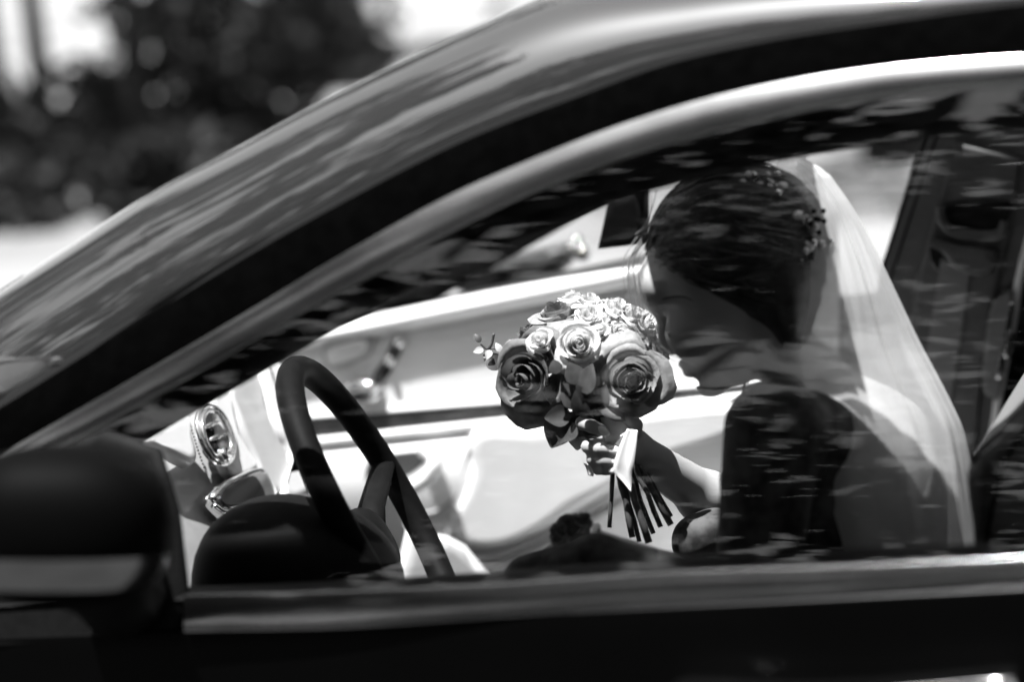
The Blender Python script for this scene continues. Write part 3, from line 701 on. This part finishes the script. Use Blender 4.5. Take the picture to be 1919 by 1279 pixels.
# far hand round the stems
HB = 225
B.ell(q(1172, 838, HB+30), (48, 46, 26), rot=-30, k=18)
def finger(F, pts, r, k=6):
    for (a, b), (ra, rb) in zip(zip(pts, pts[1:]), zip(r, r[1:])): F.cap(q(*a), q(*b), ra, rb, k)
FING = [[(1160, 806, HB+40), (1116, 790, HB+20), (1094, 786, HB-10), (1108, 790, HB-34), (1122, 796, HB-40)],
        [(1160, 822, HB+40), (1114, 812, HB+15), (1096, 812, HB-18), (1116, 818, HB-42), (1140, 822, HB-46)],
        [(1162, 842, HB+38), (1120, 836, HB+14), (1103, 838, HB-18), (1126, 842, HB-42), (1150, 844, HB-46)],
        [(1164, 860, HB+36), (1130, 862, HB+12), (1113, 862, HB-16), (1134, 864, HB-38), (1156, 865, HB-42)],
        [(1168, 874, HB+34), (1138, 880, HB+12), (1122, 880, HB-12), (1136, 881, HB-32), (1150, 881, HB-36)]][1:]
FING[0] = [(1160, 812, HB+40), (1112, 796, HB+18), (1092, 794, HB-14), (1110, 800, HB-38), (1130, 808, HB-42)]
for i, fp in enumerate(FING): finger(B, fp, [14, 14, 13.5, 13, 11.5] if i < 3 else [12, 12, 11.5, 11, 10])
finger(B, [(1185, 822, HB+20), (1190, 798, HB-10), (1176, 782, HB-30)], [19, 16, 13])
# near hand resting on the lap, mostly below the sill
B.ell(q(1075, 1045, -105), (48, 22, 40), rot=-8, k=14)
for i, (dy, w0) in enumerate(((1046, -140), (1050, -118), (1054, -95), (1058, -74))):
    finger(B, [(1050, dy, w0), (1012, dy+4, w0+8), (992, dy+22, w0+12)], [13, 12, 10])
finger(B, [(1090, 1030, -80), (1050, 1022, -62), (1022, 1040, -58)], [15, 13, 11])
bv, bf = B.mesh(2)
ppart('body', (toW(bv), bf), SKIN)
for fp in FING:
    a, b = q(*fp[-2]), q(*fp[-1]); dr = (b-a)/np.linalg.norm(b-a); c = b+np.array([.001, 0, -.0052]); sd = np.array([0, 1., 0])
    vv, ff = ellipsoid(c, [dr*.0075, sd*.0048, np.array([0, 0, .0022])], 14, 8); ppart('fingernail', (toW(np.array(vv)), ff), NAIL)
# dress
Dr = Field(q(960, 1330, 0)*[1, 1, 0]+[-.05, -.12, -.23], q(1900, 640, 0)*[1, 1, 0]+[.03, .03, .33], .0034)
torso(Dr, 7); arms(Dr, 7, True, False)
Dr.cap(q(1580, 1330, -20), q(1180, 1420, 40), 200, 150, 60)
Dr.ell(q(1330, 1002, 300), (62, 50, 60), rot=35, k=14); Dr.ell(q(1300, 1015, 290), (44, 52, 50), k=14)
Dr.cap(q(1118, 1052, -190), q(1340, 1150, -190), 46, 95, 20); Dr.cap(q(1118, 1052, -190), q(1000, 1100, -150), 46, 60, 20)
X, Y_, Z = Dr.coords()
c0 = q(1610, 925, 0); cb, sb = math.cos(R(BY)), math.sin(R(BY))
lat = (X-c0[0])*sb+(Z-c0[2])*cb; bk = (X-c0[0])*cb-(Z-c0[2])*sb
vcut = np.maximum(np.maximum((np.abs(lat)-.95*(Y_-c0[1]))*.72, -(bk+.045)), -(Y_-c0[1]))
Dr.D = np.maximum(Dr.D, -vcut).astype(np.float32)
Dr.ell(q(1560, 745, -10), (95, 75, 150), yaw=BY, k=6, sub=True)
dv, df = Dr.mesh(1)
ppart('dress', (toW(dv), df), LACE)
# hair: swept back into a low knot
Hf = Field(q(1150, 760, 0)*[1, 1, 0]+[0, 0, -.11], q(1640, 270, 0)*[1, 1, 0]+[0, 0, .11], .0026)
Hf.ell(q(1380, 462, 0), (166, 150, 140), rot=26, k=0)
Hf.ell(q(1448, 520, 0), (86, 112, 122), rot=20, k=25)
Hf.ell(q(1466, 440, 0), (66, 80, 96), rot=10, k=25)
Hf.ell(q(1475, 600, 0), (42, 80, 100), rot=10, k=25)
Hf.ell(q(1250, 610, 0), (120, 104, 150), rot=35, k=10, sub=True)
Hf.ell(q(1330, 690, 0), (105, 120, 150), rot=35, k=10, sub=True)
Hf.ell(q(1520, 720, 0), (60, 60, 120), k=10, sub=True)
hv, hf = Hf.mesh(2)
hair = ppart('hair', (toW(hv), hf), HAIR)
HV_ = np.array(hv)
from mathutils.kdtree import KDTree
kd = KDTree(len(HV_))
for i, p in enumerate(HV_): kd.insert(p, i)
kd.balance()
strands, light = [], []
g = np.random.default_rng(5)
for i in range(950):
    w0 = g.uniform(-135, 120); a = g.uniform(0, 1)
    s = np.array([1205+30*abs(w0)/130+30*a*a, 420+110*a-60*(1-a), w0]); e = np.array([1500+g.normal(0, 16), 455+g.normal(0, 40)+30*a, w0*.35])
    m = np.array([1330+g.normal(0, 12), 372+190*a*abs(w0)/135+g.normal(0, 10), w0*1.12-12*np.sign(w0)])
    pts = []
    for t in np.linspace(0, 1, 15):
        p = q(*((1-t)**2*s+2*t*(1-t)*m+t*t*e)); c, _, _ = kd.find(p); c = np.array(c); cen_ = q(1390, 490, 0); o = c-cen_; o /= np.linalg.norm(o)
        pts.append(c+o*(.0012+.0022*math.sin(5*t+.011*i+9*a)+.0012*math.sin(13*t+i)+g.uniform(0, .0008)))
    pts = [np.mean(pts[max(0, k-1):k+2], 0) for k in range(len(pts))]
    (light if i % 5 == 0 else strands).append(tube([toW(p) for p in pts], [.0004+.0007*math.sin(math.pi*k/14) for k in range(15)], 4))
tag(ppart('hair_strands', join(*strands), HAIR, hair), kind='stuff'); tag(ppart('lighter_hair_strands', join(*light), HAIRL, hair), kind='stuff')
loose = []
for j in range(16):
    o = g.normal(0, 7, 2)
    loose.append(tube([toW(q(x+o[0]*(k > 0), y+o[1], w)) for k, (x, y, w) in enumerate(crom([(1215, 440, -40), (1186, 490, -52), (1192, 560, -56), (1206, 620, -52), (1232, 655, -46), (1252+4*j % 9, 668, -40)], 6))], [.0005*(1-k/31*.7) for k in range(31)], 5))
for j in range(6):
    o = g.normal(0, 8)
    loose.append(tube([toW(q(x+o*k/18, y, -20)) for k, (x, y) in enumerate(crom([(1412, 660), (1398, 720), (1388, 760), (1372+g.normal(0, 12), 800)], 6))], .0006, 4))
for j in range(70):
    a0 = g.uniform(0, 1); s = np.array([1190+a0*120, 440-a0*100, g.uniform(-60, 90)]); dlt = g.normal(0, 1, 3)*[16, 16, 20]
    loose.append(tube([toW(q(*(s+np.array([-8, -8, 0])*t+dlt*t*t+np.array([60*t, -22*t, 0])))) for t in np.linspace(0, 1, 6)], .0004, 4))
tag(ppart('loose_hair', join(*loose), HAIRL, hair), kind='stuff')
curl = [toW(q(1158+12*math.cos(t)-t*1.2, 522+11*math.sin(t)-3*t, 40)) for t in np.linspace(0, 5, 18)]
ppart('eyebrow', tube([toW(q(x, y, w)) for x, y, w in crom([(1226, 572, -52), (1246, 560, -76), (1278, 556, -96), (1304, 566, -102)], 5)], [.0004+.0009*math.sin(math.pi*min(1, .15+k/15*.85)) for k in range(16)], 6), HAIR, hair)
ppart('eyelashes', join(*[tube([toW(q(1262+5*k, 616+.6*k-.09*k*k, -64-1.2*k)), toW(q(1256+4.6*k, 626+.5*k, -74-1.2*k)), toW(q(1250+4.4*k, 630+.5*k, -86-1.2*k))], [.0008, .0006, .0003], 4) for k in range(9)]), HAIR, hair)
# hair ornament: comb of wire sprigs, beads and pearls
orn = ppart('hair_comb', tube([toW(q(x, y, w)) for x, y, w in crom([(1405, 332, -60), (1450, 352, -80), (1490, 400, -92), (1518, 440, -90), (1524, 490, -84)], 8)], .002, 6), CHROME)
for i in range(46):
    t = g.uniform(0, 1); base = np.array([np.interp(t, [0, .3, .6, 1], [1405, 1452, 1495, 1520]), np.interp(t, [0, .3, .6, 1], [334, 356, 408, 480]), -88])
    p = base+g.normal(0, 1, 3)*[15, 15, 7]; r = g.uniform(4, 8.5)*S
    v, f = ellipsoid(toW(q(*p)), [HU*r, HV*r, HW*r], 10, 7); ppart('bead', (v, f), PEARL if i % 3 else BRIGHT, orn)
for x, y in ((1523, 398), (1541, 397), (1532, 413), (1542, 416), (1533, 437), (1527, 412), (1519, 420)):
    r = 5.2*S; p = toW(q(x, y, -105)); ppart('dark_bead', ellipsoid(p, [HU*r, HV*r, HW*r], 10, 7), DARKPL, orn)
    ppart('bead_wire', tube([p, toW(q(1505, 425, -92))], .0005, 4), CHROME, orn)
for i in range(14):
    t = i/13; x = 1400+115*t; y = 336+105*t**1.5; a = g.uniform(-.5, 1.2)
    c = q(x, y, -86); dx = np.array([math.cos(a), math.sin(a), 0])*S*20; dy = np.array([-math.sin(a), math.cos(a), -.2])*S*7
    ppart('metal_leaf', grid([[toW(c+dx*u+dy*vv*math.sin(math.pi*u)*1.0+np.array([0, 0, -.003*math.sin(math.pi*u)])) for vv in (-1, -.4, .4, 1)] for u in np.linspace(0.02, 1, 6)]), CHROME, orn)
# veil: a net hung from the crown round the back
VR = [(294, 1480, 1484, 0, 2), (297, 1468, 1500, 0, 22), (303, 1458, 1516, 0, 46), (318, 1450, 1542, 0, 84), (350, 1470, 1572, 0, 112), (400, 1506, 1604, -2, 132), (480, 1514, 1644, -8, 146), (560, 1508, 1680, -15, 165), (640, 1502, 1716, -18, 172), (720, 1515, 1758, -10, 196), (800, 1532, 1796, -5, 214), (880, 1548, 1814, 0, 228), (960, 1560, 1820, 0, 238), (1060, 1572, 1826, 0, 246), (1180, 1580, 1832, 0, 250)]
vr = np.array(VR); ty = np.concatenate([np.linspace(294, 330, 14), np.linspace(338, 1180, 84)])
cols = [np.interp(ty, vr[:, 0], vr[:, k]) for k in range(1, 5)]
ker = np.ones(5)/5
cols = [np.concatenate([c[:10], np.convolve(np.pad(c, 2, mode='edge'), ker, 'valid')[10:]]) for c in cols]
rows = []
for i, y in enumerate(ty):
    xl, xr, wc, wr = (c[i] for c in cols); r = []; tt = max(0, (y-308)/872)
    for j in range(97):
        a = math.pi*(j/96-.5)                                  # near edge -> back -> far edge
        fold = (1+.0*a)*(math.sin(9*a+1.5*tt)+.6*math.sin(17*a-2*tt+1)+.35*math.sin(31*a+3*tt))*9*min(1, .25+1.2*tt)
        xl2 = xl+(7*math.sin(9*tt)+4*math.sin(23*tt+1))*min(1, tt*4); xl = xl2 if j == 0 else xl
        x = xl+(xr-xl-fold*.2-6)*math.cos(a)**.62 if math.cos(a) > 0 else xl
        wv = wc+wr*math.sin(a)*((.55 if y < 620 else .55+.4*min(1, (y-620)/260)) if a < 0 else 1)
        x += 40*max(0, math.sin(a))*(1-math.cos(a))
        r.append(toW(q(x+fold*math.cos(a), y, wv+fold*math.sin(a)*.8)))
    rows.append(r)
ppart('veil', grid(rows), VEIL)
# corsage on the near wrist
cg = empty('wrist_corsage', tuple(toW(q(1075, 1000, -120)))); tag(cg, 'small dark flower corsage on the bride\'s near wrist', 'corsage')
cgv = toW(q(1075, 1000, -120))
def petal_mesh(rad, hgt, wid, flare, drop, nu=9, nv=9, ruf=0, seed=0):
    """one petal: rises from the base as a cup, spreads, and rolls outward at its rounded rim"""
    g = np.random.default_rng(seed); ph = g.uniform(0, 6); tip = g.uniform(-.25, .25); rows = []
    for i in range(nv):
        t = i/(nv-1); row = []
        for j in range(nu):
            u = j/(nu-1)*2-1
            tt = t*(1-.16*abs(u)**3)                          # rounded outline
            r = rad*(math.sin(min(1, tt*1.3)*math.pi/2)**.75)+flare*rad*max(0, tt-.5)**1.6*2.2
            z = hgt*tt**1.1-drop*max(0, tt-.62)**1.7*3.0
            roll = max(0, tt-.84)/.16; r += roll*.05*(rad+.25)*min(1, rad*2); z -= roll**2*.05*min(1, rad*2.2)
            wd = wid*(math.sin(math.pi*(.10+.60*t))**.8)
            rr = r*(1-.07*u*u)+ruf*(math.sin(4.3*u+ph)+.5*math.sin(9*u+ph*3))*t**3*.4*(rad+.1)
            zz = z+ruf*math.sin(3.4*u+ph*2)*t**3*.4*(rad+.1)+tip*u*.10*t*t*hgt*.6
            an = u*wd
            row.append((rr*math.cos(an), rr*math.sin(an), zz))
        rows.append(row)
    return grid(rows)
def rose_meshes(n, seed, openness=1.0, ruf=.06):
    g = np.random.default_rng(seed); out = []
    for i in range(n):
        t = i/(n-1); e = t**1.25
        rad = .07+.60*e*openness; hgt = 1.02-.20*e; wid = 1.75-.75*t; fl = max(0, t-.25)**1.3*.75*openness; dr = max(0, t-.38)**1.4*1.5*openness
        v, f = petal_mesh(rad, hgt*g.uniform(.95, 1.04), wid*g.uniform(.9, 1.1), fl*g.uniform(.7, 1.3), dr*g.uniform(.6, 1.4), ruf=ruf*(.4+t), seed=seed*50+i)
        me = bpy.data.meshes.new('petal'); me.from_pydata(v, [], f); me.polygons.foreach_set('use_smooth', [True]*len(f)); me.update(); out.append((me, i*2.399+g.normal(0, .22), g.normal(0, .06)))
    return out
KINDS = {}
def rose(parent, org, loc, axis, size, kind, m, twist=0, name='rose', n=None):
    key = (kind, m.name)
    if key not in KINDS:
        n_, sd, op, rf = {'big': (17, 3, 1.1, .07), 'big2': (25, 8, 1.05, .10), 'mid': (20, 5, .95, .07), 'small': (14, 6, .85, .10), 'frill': (18, 9, 1.0, .2), 'bud': (8, 12, .35, .04)}[kind]
        base = rose_meshes(n_, sd, op, rf); ms = []
        for me, a, tl in base:
            me.materials.append(m); ms.append((me, a, tl))
        KINDS[key] = ms
    r = bpy.data.objects.new(name, None); r.empty_display_size = .02; COL.objects.link(r); r.parent = parent
    ax = Vector(axis).normalized(); qt = ax.to_track_quat('Z', 'Y')
    r.matrix_local = Matrix.Translation(Vector(loc)-Vector(org)) @ qt.to_matrix().to_4x4() @ Matrix.Rotation(twist, 4, 'Z') @ Matrix.Scale(size, 4) @ Matrix.Translation((0, 0, -.62))
    for me, a, tl in KINDS[key]:
        o = bpy.data.objects.new('petal', me); COL.objects.link(o); o.parent = r
        o.matrix_local = Matrix.Rotation(a, 4, 'Z') @ Matrix.Rotation(tl, 4, 'Y')
    return r
def toward(dx, dy, dw): return HU*dx+HV*dy+HW*dw         # picture right, up, away
rose(cg, cgv, toW(q(1068, 985, -125)), toward(-.2, .7, -.7), .026, 'small', PETD, name='flower')
rose(cg, cgv, toW(q(1045, 1000, -118)), toward(-.8, .5, -.4), .022, 'small', PETD, name='flower')
rose(cg, cgv, toW(q(1095, 975, -112)), toward(.4, .8, -.3), .020, 'small', PETD, name='flower')
def leaf(parent, org, base, dirn, nrm, L, W, m, curl=.25, fold=.25, name='leaf'):
    d_ = np.array(dirn)/np.linalg.norm(dirn); nn = np.array(nrm)-d_*np.dot(nrm, d_); nn /= np.linalg.norm(nn); s = np.cross(d_, nn); rows = []
    for i in range(9):
        t = i/8; wd = W*(math.sin(math.pi*(.04+.94*t)**.8)**.9)
        rows.append([base+d_*L*t+s*wd*u-nn*(curl*L*t*t)+nn*fold*abs(u)*wd-org for u in (-1, -.55, 0, .55, 1)])
    return mk(name, *grid(rows), m, parent)
for i in range(7):
    a = i*.9; leaf(cg, cgv, toW(q(1070, 1000, -118)), toward(math.cos(a), abs(math.sin(a))*.8+.1, -.5*math.cos(a*2)), toward(0, .3, -1), .018, .007, LEAFG)
band_ = [toW(q(1118+6*math.cos(t), 1030+44*math.sin(t), -128+46*math.cos(t))) for t in np.linspace(0, 6.283, 26, endpoint=False)]
mk('band', *(lambda vf: ([np.array(p)-cgv for p in vf[0]], vf[1]))(tube(band_, .0035, 6, closed=True)), RIBBON, cg)

# ================================================================= BOUQUET
bo = toW(q(1165, 850, HB)); bq = empty('bouquet', tuple(bo)); tag(bq, 'round rose bouquet with two big dark roses and white ribbon', 'bouquet')
W0 = HB
ROSES = [  # px, py, w, size px, kind, petal, axis(right, up, away)
    (988, 712, W0-30, 104, 'big', PETD, (-.42, -.05, -1)), (1184, 715, W0-45, 94, 'big2', PETP, (.12, .02, -1)),
    (1086, 646, W0-62, 64, 'mid', PETW, (.02, .25, -1)), (1012, 638, W0-55, 41, 'small', PETW, (-.25, .4, -1)),
    (1045, 588, W0+30, 66, 'big2', PETP, (-.2, 1, -.35)), (1104, 592, W0+10, 44, 'frill', PETW, (.05, .75, -.7)),
    (1125, 622, W0-12, 36, 'small', PETW, (.15, .5, -1)), (1158, 574, W0+35, 42, 'frill', PETW, (.35, .8, -.5)),
    (1165, 624, W0+0, 38, 'frill', PETW, (.3, .45, -.9)), (1210, 604, W0+40, 50, 'frill', PETW, (.7, .5, -.6)),
    (1086, 608, W0+0, 26, 'small', PETW, (-.1, .6, -.9)), (990, 628, W0+45, 52, 'mid', PETD, (-.8, .6, -.3)),
    (1075, 560, W0+75, 46, 'frill', PETW, (0, 1, .1)), (1235, 668, W0+70, 58, 'big2', PETP, (1, .1, -.1)),
    (950, 668, W0+40, 40, 'frill', PETW, (-1, .3, -.2)), (1062, 612, W0+10, 34, 'small', PETW, (-.3, .7, -.8)), (1140, 598, W0+15, 34, 'small', PETW, (.2, .7, -.7)), (1185, 588, W0+30, 38, 'frill', PETW, (.5, .7, -.6)), (1020, 600, W0+40, 40, 'frill', PETP, (-.6, .8, -.3)), (1105, 562, W0+50, 40, 'frill', PETW, (.1, 1, -.3)), (1200, 640, W0+10, 36, 'small', PETP, (.5, .4, -.8)), (1120, 650, W0+120, 80, 'big', PETP, (.1, .6, .8))]
for i, (px, py, wv, sz, kd_, m, axx) in enumerate(ROSES):
    rose(bq, bo, toW(q(px, py, wv)), toward(*axx), sz*S*1.0, kd_, m, twist=i*1.3)
    # green calyx and stem down into the hand
    base = toW(q(px, py, wv))-toward(*axx)/np.linalg.norm(axx)*sz*S*.6
    h0 = toW(q(1160+rnd.uniform(-8, 8), 800, W0+rnd.uniform(-8, 14)))
    mk('neck_stem', *(lambda vf: ([np.array(p)-bo for p in vf[0]], vf[1]))(tube([base, base*.5+h0*.5-HV*.004, h0], [.006, .0035, .0035], 7)), STEM, bq)
for px, py, wv, dr, L, Wd, nr in ((1045, 700, W0-30, (-.25, .8, -.2), .022, .010, (-.3, .4, -1)), (1075, 735, W0-20, (.1, .6, -.5), .035, .014, (.4, .2, -1)), (1092, 715, W0-35, (-.15, .8, -.2), .028, .013, (.1, .5, -1)),
                                  (1110, 740, W0-35, (-.1, .9, -.3), .036, .013, (-.4, .3, -1)), (1070, 760, W0-10, (-.6, .4, -.3), .034, .015, (0, .5, -1)), (1105, 770, W0-20, (.2, .9, -.3), .04, .016, (-.5, 0, -1)),
                                  (1060, 790, W0-25, (-.45, -.75, -.2), .032, .018, (-.2, .3, -1)), (1128, 690, W0-20, (.55, .7, -.2), .026, .011, (0, .6, -1)), (1090, 770, W0+20, (-.2, -1, .1), .045, .02, (-.4, 0, -1)),
                                  (1100, 745, W0+20, (-.9, .0, -.1), .05, .02, (0, 1, -.5)), (1110, 720, W0+5, (.1, .8, -.6), .04, .02, (.6, 0, -1)), (940, 690, W0+10, (-.8, .6, 0), .025, .010, (0, .3, -1)),
                                  (1150, 700, W0+40, (.3, .9, .2), .04, .018, (0, 0, -1)), (1082, 720, W0-78, (-.25, .85, -.1), .024, .012, (.3, .35, -1)), (1098, 738, W0-80, (.12, .9, -.15), .032, .013, (-.5, .3, -1)), (1088, 760, W0-72, (-.4, .5, -.2), .030, .014, (-.2, .5, -1)), (1112, 765, W0-72, (.35, .6, -.2), .028, .013, (.4, .4, -1)), (1096, 780, W0-66, (-.1, .9, -.3), .034, .014, (.2, .2, -1)), (1070, 778, W0-60, (-.9, -.1, -.1), .028, .012, (0, .1, -1)), (1075, 792, W0-62, (-.55, -.7, -.1), .026, .015, (-.2, .4, -1)), (1046, 700, W0-95, (-.3, .8, 0), .015, .008, (-.3, .2, -1)), (1010, 680, W0+30, (-.5, .9, .2), .04, .018, (0, 0, -1)), (1125, 790, W0+5, (-.6, -.4, -.3), .03, .016, (0, .4, -1))):
    leaf(bq, bo, toW(q(px, py, wv)), toward(*dr), toward(*nr), L, Wd, LEAFG, .2, .3)
tw = mk('twig', *(lambda vf: ([np.array(p)-bo for p in vf[0]], vf[1]))(join(tube([toW(q(x, y, W0+10)) for x, y in crom([(960, 680), (930, 655), (912, 655), (900, 645)], 5)], .0011, 5), tube([toW(q(x, y, W0+10)) for x, y in crom([(914, 655), (921, 645), (925, 626)], 5)], .0016, 5))), STEM, bq)
for x, y, dr in ((905, 655, (-.9, -.2, -.3)), (918, 657, (-.2, -.6, -.4)), (938, 660, (-.4, .9, -.2)), (950, 655, (.3, .9, -.2)), (899, 642, (-.5, .9, 0))):
    leaf(bq, bo, toW(q(x, y, W0+8)), toward(*dr), toward(.2, .3, -1), .011, .004, PETW if x != 899 else STEM, name='twig_bud')
for x0, y0, x1, y1, wv, r in ((1150, 870, 1143, 990, -12, 4.4), (1158, 872, 1186, 1008, -20, 6.2), (1164, 868, 1199, 1016, -6, 4.6), (1170, 866, 1217, 1018, -24, 7.2), (1178, 862, 1212, 985, 10, 6.0), (1184, 860, 1239, 988, -8, 5.2), (1188, 856, 1258, 984, 2, 6.6), (1188, 850, 1259, 968, 14, 3.8), (1172, 868, 1225, 1000, 22, 5.0)):
    p0 = toW(q(1160+rnd.uniform(-12, 12), 790, W0+wv*.4)); p1 = toW(q(x0, y0, W0+wv)); p2 = toW(q(x1, y1, W0+wv*1.8)); mid = p1*.5+p2*.5+HU*rnd.uniform(-.002, .002)
    mk('stem', *(lambda vf: ([np.array(p)-bo for p in vf[0]], vf[1]))(tube([p0, p1, p1*.7+p2*.3+HU*rnd.uniform(-.001, .001), mid, p1*.25+p2*.75, p2], [r*S*f for f in (1, 1, 1.12, .95, 1.05, 1)], 9)), STEM, bq)
mk('stem_wrap', *(lambda vf: ([np.array(p)-bo for p in vf[0]], vf[1]))(tube([toW(q(1158, 780, W0)), toW(q(1162, 820, W0)), toW(q(1166, 866, W0))], [.019, .016, .015], 18)), RIBBON, bq)
def strip(pts, wpx, name):
    rows = []
    for (x, y, wv, hw) in crom(pts, 6):
        rows.append([toW(q(x+u*hw, y+u*hw*.18, wv+3*math.cos(u*2)))-bo for u in (-1, -.5, 0, .5, 1)])
    o = mk(name, *grid(rows), RIBBON, bq); md = o.modifiers.new('thick', 'SOLIDIFY'); md.thickness = .0006
strip([(1186, 806, W0-58, 10), (1178, 836, W0-60, 15), (1171, 866, W0-60, 18), (1168, 888, W0-58, 17), (1176, 905, W0-57, 9), (1183, 922, W0-56, 1)], 16, 'ribbon_tail')
strip([(1190, 806, W0-50, 6), (1174, 820, W0-54, 12), (1158, 836, W0-50, 6)], 10, 'ribbon_loop')
strip([(1098, 870, W0+20, 4), (1106, 880, W0+22, 7), (1108, 893, W0+22, 5)], 6, 'ribbon_end')
strip([(1060, 788, W0-20, 8), (1066, 800, W0-18, 12), (1072, 806, W0-14, 6)], 6, 'ribbon_end')
